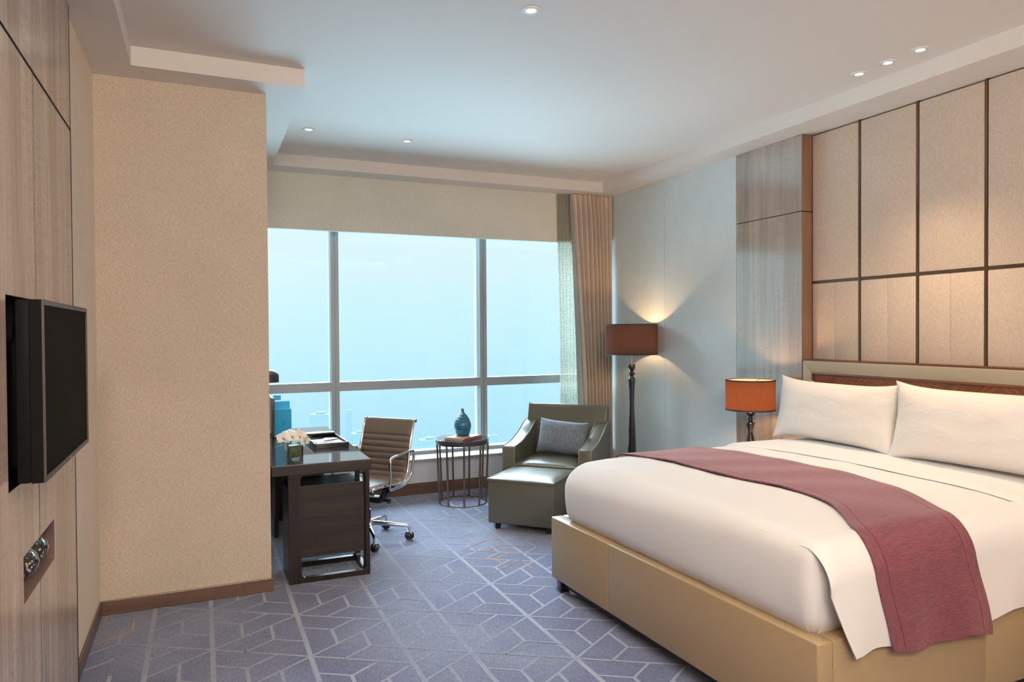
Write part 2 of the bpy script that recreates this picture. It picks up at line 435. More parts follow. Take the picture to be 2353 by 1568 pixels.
# floor with its woven line pattern
bm = BM()
def quad(a, b, c, d, z, mi): bm.faces.new([bm.verts.new((p[0], p[1], z)) for p in (a, b, c, d)]).material_index = mi
quad((-1, YB-.1), (4.5, YB-.1), (4.5, 7.3), (-1, 7.3), 0, 0)
box(bm, (-1, YB-.1, -.1), (4.5, 7.3, -.002))
DX, DY, X0, Y0 = .1475, .0932, 1.212, 3.849
segA = [(0, 0, 3, 3), (0, 0, 3, -3), (1, 1, 1, 3), (0, 4, 1, 3), (1, 3, 2, 4), (2, 2, 2, 0), (2, 0, 1, -1), (2, 0, 3, -1)]
segC = [(0, 0, 1, 1), (0, 2, 2, 0), (0, 2, 1, 3), (1, 3, 2, 2), (0, 4, 2, 6), (1, 5, 1, 3)]
cell = segA + [(a+3, b+3, c+3, d+3) for a, b, c, d in segA] + [(a+6, b, c+6, d) for a, b, c, d in segC]
def line(x0, y0, x1, y1, w_, z, mi):
    d = Vector((x1-x0, y1-y0)); L = d.length; d /= L; n = Vector((-d.y, d.x))*w_/2
    quad((x0-n.x, y0-n.y), (x1-n.x, y1-n.y), (x1+n.x, y1+n.y), (x0+n.x, y0+n.y), z, mi)
def inroom(x, y): return -.62 < x < 4.2 and YB < y < 6.9
for ci in range(-2, 4):
    for cj in range(-11, 7):
        for a, b, c, d in cell:
            x0, y0, x1, y1 = X0+(a+8*ci)*DX, Y0+(b+6*cj)*DY, X0+(c+8*ci)*DX, Y0+(d+6*cj)*DY
            if not (inroom(x0, y0) and inroom(x1, y1)): continue
            vert = abs(x0-x1) < 1e-6
            line(x0, y0, x1, y1, .017 if vert else .013, .0006 if vert else (.0009 if y1 > y0 else .0012), 1)
    for a in (0, 3, 6):
        x = X0+(a+8*ci)*DX
        if -.6 < x < 4.2: line(x, YB, x, 6.72, .024, .0003, 1)
# gold accents of the same lattice, shifted, in two patches
def goldpatch(cx, cy, rx, ry, ox, oy, keep):
    rnd = random.Random(3)
    for ci in range(-3, 5):
        for cj in range(-12, 8):
            for a, b, c, d in segA + [(a+3, b+3, c+3, d+3) for a, b, c, d in segA]:
                x0, y0, x1, y1 = ox+(a+8*ci)*DX, oy+(b+6*cj)*DY, ox+(c+8*ci)*DX, oy+(d+6*cj)*DY
                mx_, my_ = (x0+x1)/2, (y0+y1)/2
                if ((mx_-cx)/rx)**2+((my_-cy)/ry)**2 < 1 and inroom(x0, y0) and inroom(x1, y1) and rnd.random() < keep:
                    line(x0, y0, x1, y1, .012, .0016, 2)
goldpatch(2.25, 4.75, .55, .42, X0+.07, Y0+.16, 1.1)
goldpatch(-.42, 4.42, .26, .22, X0+.05, Y0+.14, .9)
goldpatch(.42, 5.1, .22, .5, X0+.09, Y0+.02, .8)
struct('floor', bm, [m_carpet, m_cline, m_cgold], smooth=False)

# ceiling: soffit border with raised tray
bm = BM()
SX1, SY1, SX2, SY2, SX3 = -.335, 4.3625, .58, 6.468, 3.90
ymin = YB-.1
poly = [(SX1, ymin), (SX1, SY1), (SX2, SY1), (SX2, SY2), (SX3, SY2), (SX3, ymin)]
def cbox(x0, y0, x1, y1, z0=H, z1=HT+.1): box(bm, (x0, y0, z0), (x1, y1, z1))
cbox(-1, ymin, SX1, 7.4); cbox(SX1, SY1, SX2, 7.4); cbox(SX2, SY2, SX3, 7.4); cbox(SX3, ymin, 4.5, 7.4)
box(bm, (-1, ymin, HT), (4.5, 7.4, HT+.12))
struct('ceiling', bm, m_ceil, smooth=False)

# left wall, column, back of the room
bm = BM(); box(bm, (-1, YB-.1, 0), (-.80, 3.712, H)); box(bm, (-1, 3.712, 0), (XL, YC, H)); struct('wall_left', bm, m_leftwall, smooth=False)
bm = BM(); box(bm, (-1, YC, 0), (XC, 7.3, H)); struct('wall_column', bm, m_colwall, smooth=False)
bm = BM(); box(bm, (-1, YB-.1, 0), (4.5, YB, H)); struct('wall_front', bm, m_leftwall, smooth=False)
bm = BM(); box(bm, (XC, YD, 0), (W+.2, 7.25, .318)); struct('wall_back', bm, m_sillwall, smooth=False)
# window sill: white ledge with a granite nosing
bm = BM(); box(bm, (XC, YD+.02, .318), (W+.1, 7.2, .340)); struct('trim_1', bm, m_white, smooth=False)
bm = BM(); box(bm, (XC, YD-.012, .318), (W+.1, YD+.02, .344), .003); struct('trim_2', bm, m_granite, smooth=False)
# fabric header above the window
bm = BM(); box(bm, (XC, YD, 2.545), (W+.1, YD+.05, H)); struct('trim_3', bm, m_header, smooth=False)
bm = BM(); box(bm, (XC, 6.90, 2.72), (W+.1, 7.3, H)); box(bm, (XC, YD+.05, 2.80), (W+.1, 6.9, H)); struct('trim_4', bm, m_white, smooth=False)
# baseboards
def skirt(name, a, b, mat):
    bm = BM(); box(bm, a, b, .004); struct(name, bm, mat, smooth=False)
skirt('baseboard_column', (XL, YC-.012, 0), (XC+.012, YC, .083), m_skirt)
skirt('baseboard_left', (XL, 3.715, 0), (XL+.012, YC-.012, .085), m_skirty)
skirt('baseboard_back', (XC, YD-.012, 0), (W, YD, .112), m_skirt)
skirt('baseboard_right', (W-.012, 4.69, 0), (W, YD-.012, .112), m_skirty)
# right wall: backing, two lengths of grey wallcover with a seam
bm = BM(); box(bm, (4.27, YB-.1, 0), (4.5, 7.3, H)); box(bm, (W, 5.6935, 0), (4.27, 7.3, H)); box(bm, (W, 4.687, 0), (4.27, 5.6905, H)); box(bm, (W+.008, 5.69, 0), (4.27, 5.694, H))
struct('wall_right', bm, m_greywall, smooth=False)

# window: mullions, transom, border, panes
wf = thing('window_1', '', ''); del wf['label'], wf['category']; wf['kind'] = 'structure'
bm = BM()
for x0 in (XC, 1.154, 2.707, 4.05):
    box(bm, (x0, 7.0, .34), (x0+.034, 7.18, 2.8)); box(bm, (x0+.040, 7.0, .34), (x0+.076, 7.18, 2.8)); box(bm, (x0+.03, 7.006, .34), (x0+.05, 7.16, 2.8))
for (z0, z1) in ((1.020, 1.108), (2.70, 2.80), (.34, .375)):
    for a, b in ((XC+.07, 1.156), (1.228, 2.709), (2.781, 4.06)): box(bm, (a, 7.004, z0), (b, 7.12, z1))
struct('window_frame', bm, m_frame, wf, smooth=False)
for a, b in ((XC+.07, 1.156), (1.228, 2.709), (2.781, 4.06)):
    for z0, z1 in ((.375, 1.02), (1.108, 2.70)):
        bm = BM(); box(bm, (a, 7.10, z0), (b, 7.106, z1)); struct('glass_pane', bm, m_glass, wf, smooth=False)

# towers far off, with the haze put into their bluish tint
def tower_mat(name, c0, c1, fx, fz):
    M = Mat(name, c0, .9)
    tcn = M.n('ShaderNodeTexCoord'); s_ = M.n('ShaderNodeSeparateXYZ'); M.l(tcn.outputs['Object'], s_.inputs[0])
    a = M.math('GREATER_THAN', M.math('PINGPONG', s_.outputs[0], fx), fx*.45); b = M.math('GREATER_THAN', M.math('PINGPONG', s_.outputs[2], fz), fz*.4)
    M.color(M.mix(M.math('MULTIPLY', a, b), c0, c1)); M.b.inputs['Specular IOR Level'].default_value = 0; return M.m
m_tower = tower_mat('hazy_tower', (.064, .087, .092), (.056, .082, .090), 2.2, 2.0)
def tower(name, px, pytop, wpx, dist, label, hpx=160, slabs=1):
    d = _F + _R2*((px-1176.5)/F_PX); d.z = 0
    c = d*dist; z1 = 1.6 - (pytop-768)/F_PX*dist; wd = wpx/F_PX*dist
    bm = BM(); box(bm, (-wd/2, -wd/3, -hpx/F_PX*dist), (wd/2, wd/3, 0))
    if slabs: box(bm, (-wd*.2, -wd*.2, 0), (wd*.25, wd*.2, wd*.10))
    o = obj(name, bm, m_tower, smooth=False); o.location = (c.x, c.y, z1); o.rotation_euler = (0, 0, -.25)
    tag(o, label, 'building')
TOW = [(735, 956, 44, 900, 'pale hazy tower block beyond the left window pane, behind the desk'),
       (800, 948, 12, 1000, 'slim hazy tower just right of the left window mullion'),
       (826, 1000, 40, 1100, 'low hazy block behind the top left of the desk chair'),
       (985, 1016, 46, 1100, 'low hazy block beyond the glass between chair and side table'),
       (1130, 1008, 22, 1200, 'small hazy block beyond the right window pane above the sill')]
for a in TOW: tower('tower_block', *a)

# ------------------------------------------------------------------ wood wall with television recess and niche
def slab(bm, y0, y1, z0, z1, t=.02): box(bm, (XW-t, y0, z0), (XW, y1, z1))
bm = BM(); slab(bm, YB, 3.672, 2.514, H-.002)
tag(obj('wood_wall_panel', bm, m_woodL, smooth=False), 'pale ash veneer panel above the dark groove, left wall near the ceiling', 'wall panel', 'ash wall panels')
T0, T1, TA, TB = 2.490, 3.400, 1.130, 1.718
N0, N1, NA, NB = 2.662, 3.175, .740, .893
bm = BM()
slab(bm, YB, T0, .002, 2.500); slab(bm, T0, 2.909, TB, 2.5); slab(bm, T0, 2.909, NB, TA); slab(bm, T0, N0, NA, NB); slab(bm, T0, 2.909, .002, NA)
tag(obj('wood_wall_panel', bm, m_woodL, smooth=False), 'wide pale ash veneer panel left of the thin vertical joint, beside the television', 'wall panel', 'ash wall panels')
bm = BM()
slab(bm, 2.920, 3.672, TB, 2.5); slab(bm, 2.920, 3.672, NB, TA); slab(bm, T1, 3.672, TA, TB); slab(bm, N1, 3.672, NA, NB); slab(bm, 2.920, 3.672, .10, NA); slab(bm, 2.920, 3.672, .002, .094)
tag(obj('wood_wall_panel', bm, m_woodL, smooth=False), 'narrow ash veneer panel with wavy figure, right of the thin joint, next to the cream wall strip', 'wall panel', 'ash wall panels')
def liner(bm, y0, y1, z0, z1, depth, t=.01):
    xb = XW-.02-depth; xf = XW-.0006; y0 += .002; y1 -= .002; z0 += .002; z1 -= .002
    q = .0015
    box(bm, (xb-t, y0-q, z0-q), (xb, y1+q, z1+q)); box(bm, (xb, y0-q, z0-q), (xf, y1+q, z0)); box(bm, (xb, y0-q, z1), (xf, y1+q, z1+q))
    box(bm, (xb, y0-q, z0), (xf, y0, z1)); box(bm, (xb, y1, z0), (xf, y1+q, z1))
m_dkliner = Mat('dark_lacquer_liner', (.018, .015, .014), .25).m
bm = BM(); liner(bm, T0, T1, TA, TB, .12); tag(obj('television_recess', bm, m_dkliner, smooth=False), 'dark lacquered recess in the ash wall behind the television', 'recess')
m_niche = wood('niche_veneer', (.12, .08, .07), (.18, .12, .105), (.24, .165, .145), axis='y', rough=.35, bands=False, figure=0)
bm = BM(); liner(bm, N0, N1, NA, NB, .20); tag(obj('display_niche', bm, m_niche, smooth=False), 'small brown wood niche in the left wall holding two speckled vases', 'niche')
bm = BM(); box(bm, (-.57, 3.674, 0), (-.552, 3.711, H)); box(bm, (XW-.02, 3.6725, 0), (XW+.0006, 3.687, 2.508)); box(bm, (XW-.02, 3.6725, 2.508), (XW+.0006, 3.684, H))
struct('trim_5', bm, m_tvblack, smooth=False)
bm = BM()
for za, zb in ((.002, NA), (NB, TA), (TB, 2.5)): box(bm, (XW-.02, 2.9095, za), (XW-.0008, 2.9195, zb))
box(bm, (XW-.02, YB, 2.5005), (XW-.0008, 3.672, 2.5135)); struct('trim_8', bm, m_tvblack, smooth=False)

# television
tv = thing('television', 'black flat screen television on the ash wood wall at left', 'television', (XW-.14, 2.945, 1.43))
bx = .14  # wall plane in local x
bm = BM(); holed(bm, 'x', bx+.086, bx+.091, (-.440, -.278, .440, .274), (-.428, -.262, .428, .258), .003); obj('bezel', bm, m_tvframe, tv, smooth=False)
bm = BM(); box(bm, (bx+.055, -.430, -.264), (bx+.086, .430, .260)); obj('screen', bm, m_screen, tv, smooth=False)
bm = BM(); box(bm, (bx+.018, -.439, -.277), (bx+.055, .439, .273), .006); box(bm, (bx-.03, -.34, -.255), (bx+.02, .34, .16), .03, 3); box(bm, (bx-.03, -.26, .05), (bx+.02, .26, .22), .03, 3)
box(bm, (bx+.055, -.440, -.278), (bx+.0862, -.430, .274)); box(bm, (bx+.055, .430, -.278), (bx+.0862, .440, .274)); box(bm, (bx+.055, -.43, -.278), (bx+.0862, .43, -.264)); box(bm, (bx+.055, -.43, .260), (bx+.0862, .43, .274))
obj('rear_housing', bm, m_tvblack, tv)
bm = BM(); box(bm, (0, -.10, -.08), (bx-.02, .10, .08), .005); obj('wall_bracket', bm, m_blackmatte, tv)
bm = BM(); box(bm, (bx+.091, -.012, -.273), (bx+.0915, .012, -.267)); obj('badge', bm, m_steel, tv, smooth=False)
bm = BM(); box(bm, (bx+.04, -.10, -.286), (bx+.075, .10, -.277), .003); obj('sensor_bar', bm, m_blackmatte, tv)

# speckled vases
m_speck = Mat('speckled_glaze', (.01, .01, .012), .12); m_speck.b.inputs['Coat Weight'].default_value = 1
_vo = m_speck.n('ShaderNodeTexVoronoi'); _vo.inputs['Scale'].default_value = 1; m_speck.l(m_speck.coord((95, 95, 80)), _vo.inputs['Vector'])
_tc = m_speck.n('ShaderNodeTexCoord'); _s = m_speck.n('ShaderNodeSeparateXYZ'); m_speck.l(_tc.outputs['Object'], _s.inputs[0])
_th = m_speck.n('ShaderNodeMapRange'); _th.inputs[1].default_value = .012; _th.inputs[2].default_value = .13; _th.inputs[3].default_value = .50; _th.inputs[4].default_value = .20; m_speck.l(_s.outputs[2], _th.inputs[0])
m_speck.color(m_speck.mix(m_speck.math('LESS_THAN', _vo.outputs['Distance'], _th.outputs[0]), (.008, .008, .012), (.55, .50, .38))); m_speck = m_speck.m
def speckvase(loc, s, label):
    t = thing('speckled_vase', label, 'vase', loc, 0, 'speckled vases in the niche')
    bm = BM(); lathe(bm, [(.027*s, .010), (.052*s, .018), (.074*s, .042), (.080*s, .066), (.073*s, .092), (.052*s, .116), (.026*s, .130), (.014*s, .134), (.010*s, .136)], 48); obj('body', bm, m_speck, t)
    bm = BM(); lathe(bm, [(.026*s, 0), (.026*s, .011)], 32); obj('foot', bm, m_black, t)
speckvase((-.614, 3.083, NA+.002), 1.08, 'larger black vase with cream speckles, standing deeper in the wall niche')
speckvase((-.606, 2.905, NA+.002), 1.0, 'black vase with cream speckles, cut off by the left edge of the niche')

# ------------------------------------------------------------------ right wall: veneer column and upholstered panels
for z0, z1, lab in ((.002, 2.482, 'tall glossy grey veneer panel beside the headboard, below the horizontal joint, reflecting the window'), (2.488, H-.002, 'short grey veneer panel at the ceiling above the joint, beside the fabric wall')):
    r = thing('veneer_panel', lab, 'wall panel', (0, 0, 0), 0, 'veneer column panels')
    bm = BM(); box(bm, (W, 3.977, z0), (4.15, 4.683, z1)); obj('face', bm, m_woodR, r, smooth=False)
    bm = BM(); box(bm, (W+.001, 3.974, z0+.001), (4.268, 3.9768, z1-.001)); box(bm, (4.15, 3.98, z0), (4.268, 4.68, z1)); obj('edge', bm, m_woodside, r, smooth=False)
ys = [3.972, 3.549, 3.112, 2.678, 2.242, 1.806, 1.37]; ZT = 1.950
pos = ['next to the veneer column', 'second from the veneer column', 'third from the veneer column', 'cut off by the right edge']
g = .009
def upholstered(y1, y0, z0, z1, seam):
    bm = BM(); box(bm, (WF, y0+g, z0+g), (4.25, y1-g, z1-g), .006, 3)
    r = BM()
    if seam:
        r.free(); bm.free(); bm = BM(); ym = (y0+y1)/2
        box(bm, (WF, y0+g, z0+g), (4.25, ym, z1-g), .006, 3); box(bm, (WF, ym, z0+g), (4.25, y1-g, z1-g), .006, 3)
    else: r.free()
    return bm
for k in range(4):
    tag(obj('upholstered_panel', upholstered(ys[k], ys[k+1], ZT, H, False), m_panel), 'tall plain beige fabric panel in upper row, ' + pos[k], 'wall panel', 'upholstered wall panels')
for k in range(4):
    tag(obj('upholstered_panel', upholstered(ys[k], ys[k+1], 1.30, ZT, True), m_panel), 'seamed beige fabric wall panel above the headboard, ' + pos[k], 'wall panel', 'upholstered wall panels')
bm = BM(); box(bm, (WF, YB, 0), (4.26, ys[4]-g, ZT-g)); box(bm, (WF, YB, ZT+g), (4.26, ys[4]-g, H)); box(bm, (WF, ys[4]-g, 0), (4.26, 3.97, 1.30)); struct('trim_6', bm, m_panel, smooth=False)
bm = BM()
for y in ys[1:5]: box(bm, (WF-.002, y-.0085, 1.3), (4.262, y+.0085, H-.001))
box(bm, (WF-.0015, ys[4], ZT-.0085), (4.262, ys[0], ZT+.0085)); box(bm, (WF-.0015, YB, ZT-.0085), (4.262, ys[4], ZT+.0085))
struct('trim_7', bm, m_bronzestrip, smooth=False)

# ------------------------------------------------------------------ bed
bed = thing('bed', 'large bed with bronze leather frame and framed headboard against the fabric wall', 'bed', (3.1, 2.87, 0))
bo = Vector((3.1, 2.87, 0))
def BL(bm):
    bmesh.ops.translate(bm, verts=bm.verts, vec=-bo); return bm
ZR0, ZR1 = .085, .458
FA = Vector((1.955, 3.868)); FB = Vector((2.028, 1.880))   # outer line of the foot rail
bm = BM()
th = .078
for (a, b) in ((0, .313), (.3135, 1)):
    p = FA.lerp(FB, a); q = FA.lerp(FB, b)
    t = bmesh.new()
    vs = [t.verts.new((p.x, p.y, z)) for z in (ZR0, ZR1)] + [t.verts.new((q.x, q.y, z)) for z in (ZR0, ZR1)] + [t.verts.new((p.x+th, p.y, z)) for z in (ZR0, ZR1)] + [t.verts.new((q.x+th, q.y, z)) for z in (ZR0, ZR1)]
    for f in ((0, 1, 3, 2), (4, 5, 7, 6), (0, 1, 5, 4), (2, 3, 7, 6), (1, 3, 7, 5), (0, 2, 6, 4)): t.faces.new([vs[i] for i in f])
    bmesh.ops.recalc_face_normals(t, faces=t.faces)
    bmesh.ops.bevel(t, geom=list(t.edges), offset=.014 if a == 0 and False else .009, segments=3, profile=.5, affect='EDGES'); merge(bm, t)
obj('foot_rail', BL(bm), m_bedleather, bed)
for s, y0, y1 in (('near', 1.880, 1.958), ('far', 3.790, 3.868)):
    bm = BM(); xs = [2.0+.106, 2.97, 3.55, 4.10] if s == 'near' else [2.035, 3.1, 4.10]
    for a, b in zip(xs, xs[1:]): box(bm, (a, y0, ZR0), (b, y1, ZR1), .007, 3)
    obj('side_rail', BL(bm), m_bedleather, bed)
bm = BM(); prism(bm, [(2.015, 3.80), (2.09, 1.94), (4.05, 1.94), (4.05, 3.80)], 'z', .03, .088); obj('plinth', BL(bm), m_blackmatte, bed)
for x, y in ((1.985, 3.80), (2.06, 1.91), (4.0, 1.91), (4.0, 3.80)):
    bm = BM(); box(bm, (x, y, 0), (x+.06, y+.055, .086), .003); obj('leg', BL(bm), m_black, bed)
bm = BM(); box(bm, (2.08, 1.965, .085), (4.08, 3.785, .44)); obj('slat_base', BL(bm), m_blackmatte, bed, smooth=False)
# headboard
HY0, HY1, HZ = 1.785, 3.957, 1.379; HX = 4.12
bm = BM(); box(bm, (HX-.004, HY0, .30), (WF-.004, HY1, HZ)); box(bm, (HX-.012, HY0, HZ-.012), (HX, HY1, HZ), .002); box(bm, (HX-.012, HY1-.012, .30), (HX, HY1, HZ-.012)); box(bm, (HX-.012, HY0, .30), (HX, HY0+.012, HZ-.012))
obj('headboard_case', BL(bm), m_brownwood, bed, smooth=False)
bw = .085
bm = BM(); xx = HX-.02
def bandseg(pts, d=.018):
    prism(bm, pts, 'x', xx, xx+d, bev=.004)
e0 = .013
bandseg([(HY1-e0, HZ-e0), (HY0+e0, HZ-e0), (HY0+e0+bw, HZ-e0-bw), (HY1-e0-bw, HZ-e0-bw)])
bandseg([(HY1-e0, HZ-e0-.0015), (HY1-e0-bw+.001, HZ-e0-bw-.001), (HY1-e0-bw+.001, .35), (HY1-e0, .35)])
bandseg([(HY0+e0, HZ-e0-.0015), (HY0+e0+bw-.001, HZ-e0-bw-.001), (HY0+e0+bw-.001, .35), (HY0+e0, .35)])
obj('headboard_band', BL(bm), m_champ, bed)
bm = BM(); yi0, yi1, zi = HY0+e0+bw, HY1-e0-bw, HZ-e0-bw
box(bm, (HX-.026, yi0, zi-.014), (HX-.004, yi1, zi), .003); box(bm, (HX-.026, yi1-.014, .35), (HX-.004, yi1, zi-.014), .003); box(bm, (HX-.026, yi0, .35), (HX-.004, yi0+.014, zi-.014), .003)
obj('headboard_bead', BL(bm), m_brownwood, bed)
bm = BM(); box(bm, (HX-.008, yi0+.014, .35), (HX-.003, yi1-.014, zi-.014)); o = obj('headboard_inlay', BL(bm), m_cherry, bed, smooth=False)
bm = BM(); box(bm, (2.10, 1.985, .44), (4.07, 3.755, .70), .06, 4); obj('mattress', BL(bm), m_linen, bed)

# duvet geometry functions
YCN = 2.87
def dome(x, y):
    u = max(-1, min(1, (y-YCN)/.94)); v = max(0, min(1, (x-2.0)/.5))
    return .036*(1-u**4)*(v*(2-v)) + .006*mn.noise(Vector((x*2.2, y*2.2, 3)))
def footdrop(x, y):
    k = (3.81-y)/1.88; k = max(0, min(1, k)); x0 = 1.998+.062*k; r = .15*(1-k)+.055*k
    d = x0+r-x
    if d <= 0: return 0
    d = min(d, r*.999); return r-math.sqrt(r*r-d*d)
TZ = .802
def T(x, y): return TZ + dome(x, y)
bm = BM()
def body(p):   # p in box coords -> rounded position
    x, y, z = p
    k = max(0, min(1, (3.81-y)/1.88)); x0 = 1.998+.062*k
    r = .15*(1-k)+.055*k; rs = .10 if y > 3 else .10-.05*max(0, 1-max(0, x-2.0)/.35)
    bx0, bx1, by0, by1, bz0, bz1 = x0, 4.06, 1.930, 3.815, .30, TZ
    X = bx0 + (x-2.0)/(2.06)*(bx1-bx0)
    q = Vector((X, y, z))
    rr = r if X < 3 else .05
    rr = max(rr, .05)
    c = Vector((max(bx0+rr, min(bx1-.05, X)), max(by0+rs, min(by1-rs, y)), min(bz1-rr, z)))
    d = q-c
    if d.length < 1e-6: return q
    # anisotropic rounding
    dd = Vector((d.x/(rr if X < 3 else .05), d.y/rs, d.z/rr)); L = dd.length
    if L < 1e-6: return q
    dd /= max(L, 1e-6)
    res = Vector((c.x+dd.x*(rr if X < 3 else .05), c.y+dd.y*rs, c.z+dd.z*rr))
    h_ = max(0, min(1, (res.z-.44)/(TZ-.44)))
    res.z += dome(res.x, res.y)*max(0, dd.z)
    bul = math.sin(h_*pi)*.022
    if dd.x < -.3: res.x -= bul*(-dd.x)
    tuck = max(0, 1-h_*6)*.03
    if dd.x < -.3: res.x += tuck
    if dd.y < -.3: res.y -= bul*.6*(-dd.y); 
    if dd.y < -.3 or dd.y > .3: res.y += tuck*(1 if dd.y < 0 else -1)
    nz = mn.noise(res*7)*.004 + mn.noise(Vector((res.x*3, res.y*26, res.z*2)))*.004*(1-h_)
    return res + dd*nz
NX, NY, NZ = 70, 66, 16
lx = [2.0+2.06*(i/NX)**1.35 for i in range(NX+1)]; ly = [1.93+1.885*(.5-.5*math.cos(pi*i/NY)) for i in range(NY+1)]; lz = [.44+(TZ-.44)*(k/NZ) for k in range(NZ+1)]
def facegrid(P):
    V = [[bm.verts.new(body(p)) for p in row] for row in P]
    for i in range(len(V)-1):
        for j in range(len(V[0])-1): bm.faces.new((V[i][j], V[i+1][j], V[i+1][j+1], V[i][j+1]))
facegrid([[(x, y, TZ) for y in ly] for x in lx])
facegrid([[(2.0, y, z) for y in ly] for z in lz]); facegrid([[(4.06, y, z) for y in ly] for z in lz])
facegrid([[(x, 1.93, z) for z in lz] for x in lx]); facegrid([[(x, 3.815, z) for z in lz] for x in lx])
bmesh.ops.remove_doubles(bm, verts=bm.verts, dist=.0008)
duvet = thing('duvet', 'white duvet spread over the bed, folded back below the pillows', 'duvet', (3.1, 2.87, .44))
do = Vector((3.1, 2.87, .44))
def DL(bm, o=do):
    bmesh.ops.translate(bm, verts=bm.verts, vec=-o); return bm
obj('cover', DL(bm), m_linen, duvet, angle=80)
RS = .14; LF = .865
def path(a, x, off=0, wav=0, hemlen=1.0):
    """a: signed distance across the bed from its centre line; returns point of the draped layer"""
    s = -1 if a < 0 else 1; q = abs(a)
    if q <= LF:
        y = YCN+s*q; return Vector((x, y, T(x, y)+off-footdrop(x, y)*.9))
    te = T(x, YCN+s*LF) - footdrop(x, YCN+s*LF)*.9
    if q <= LF+RS*pi/2:
        t = (q-LF)/RS; R = RS+off
        return Vector((x, YCN+s*(LF+R*math.sin(t)), te-RS+R*math.cos(t)))
    d = q-LF-RS*pi/2
    wv = wav*min(1, d/.25)
    return Vector((x, YCN+s*(LF+RS+off+.012*min(1, d/.3)+wv), te-RS-d))
# near drape of the duvet hanging over the side rail
def drape_near(u, v):
    a = -(.45 + v*(.905+.14*pi/2+.0-.45+.30-.04+.0))
    tot = LF+RS*pi/2+.268
    a = -(.50 + v*(tot-.50))
    d = max(0, -a-LF-RS*pi/2)
    xl = 2.068 + .100*(d/.27)**1.2; xr = 4.0
    x = xl+(xr-xl)*u**1.15
    hem = -.012*math.exp(-((x-2.14)/.10)**2)*(d/.285) + .012*math.sin(x*6.5)*(d/.285)+.006*math.sin(x*23)*(d/.285)
    q_ = max(0, min(1, (-a-LF+.01)/.06))
    p = path(a, x, -.005+.010*q_, .010*math.sin(x*9+1)+.006*math.sin(x*21))
    p.z += hem + (.0 if d == 0 else 0)
    if u < .02 and d > 0: p.y += .004
    return p
bm = sheet(110, 60, drape_near, .004); obj('side_drape', DL(bm), m_linen, duvet, angle=80)
def drape_far(u, v):
    tot = LF+RS*pi/2+.27; a = .50+v*(tot-.50); x = 2.40+1.60*u
    return path(a, x, .007*min(1, v*6)-.003, .008*math.sin(x*9+1))
bm = sheet(60, 40, drape_far, .004)
obj('side_drape', DL(bm), m_linen, duvet, angle=80)
# turned back top layer
def turnback(u, v):
    tot = LF+RS*pi/2+.25; a = -tot+v*2*tot
    y_ = (a+LF)/(2*LF); xe = 3.33+.04*math.sin(y_*3.2)-.10*max(0, min(1, y_-.4))+.010*math.sin(v*13)
    x = xe+(4.02-xe)*u
    p = path(a, x, .0215-.016*max(0, 1-u*14)**2, .010*math.sin(x*9+1)+.006*math.sin(x*21)); return p
bm = sheet(30, 110, turnback, .004); obj('turned_back_edge', DL(bm), m_linen, duvet, angle=80)

# runner
def run_x(a, u):
    """front and rear edges as function of the path coordinate"""
    def itp_(K, a):
        if a <= K[0][0]: return K[0][1]
        for (a0, v0), (a1, v1) in zip(K, K[1:]):
            if a <= a1: return v0+(v1-v0)*(a-a0)/(a1-a0)
        return K[-1][1]
    def sm(K):
        b_ = a; t_ = 0
        for q in range(-4, 5):
            a_ = b_+q*.028; t_ += itp_(K, a_)
        return t_/9
    xf = sm([(-1.36, 2.375), (-1.21, 2.33), (-1.085, 2.285), (-.97, 2.27), (-.865, 2.33), (-.72, 2.45), (-.55, 2.52), (-.28, 2.53), (.02, 2.475), (.63, 2.44), (.86, 2.39), (1.3, 2.38)])
    xr = sm([(-1.40, 2.93), (-1.32, 2.94), (-1.21, 2.895), (-1.085, 2.855), (-.95, 2.84), (-.81, 2.91), (-.62, 2.99), (-.30, 3.06), (.08, 3.036), (.82, 3.0), (1.3, 3.0)])
    return xf+(xr-xf)*u
RT = LF+RS*pi/2+.290
def runner_fn(u0, u1):
    def fn(u, v):
        uu = u0+(u1-u0)*u
        a0 = -RT+v*(RT+LF+RS*pi/2+.27); x = run_x(a0, uu)
        d = max(0, -a0-LF-RS*pi/2)
        p = path(a0, x, .017+.002*math.sin(a0*17+uu*5), .010*math.sin(x*9+1)+.006*math.sin(x*21)+.004*math.sin(uu*7))
        if a0 < 0: p.z += (-.012*math.sin(uu*pi*2)-.030*uu+.004)*(d/.3) + .004*math.sin(uu*19)*(d/.3); p.y -= .005*(d/.3)
        return p
    return fn
run = thing('bed_runner', 'burgundy woven throw laid across the foot half of the white bed', 'throw', (2.75, 2.87, .85))
ro = Vector((2.75, 2.87, .85))
bm = sheet(34, 150, runner_fn(.105, .895), .006); obj('runner_field', DL(bm, ro), m_runner, run, angle=80)
for a, b in ((0, .10), (.90, 1)):
    bm = sheet(8, 150, runner_fn(a, b), .008); obj('hem_band', DL(bm, ro), m_hem, run, angle=80)

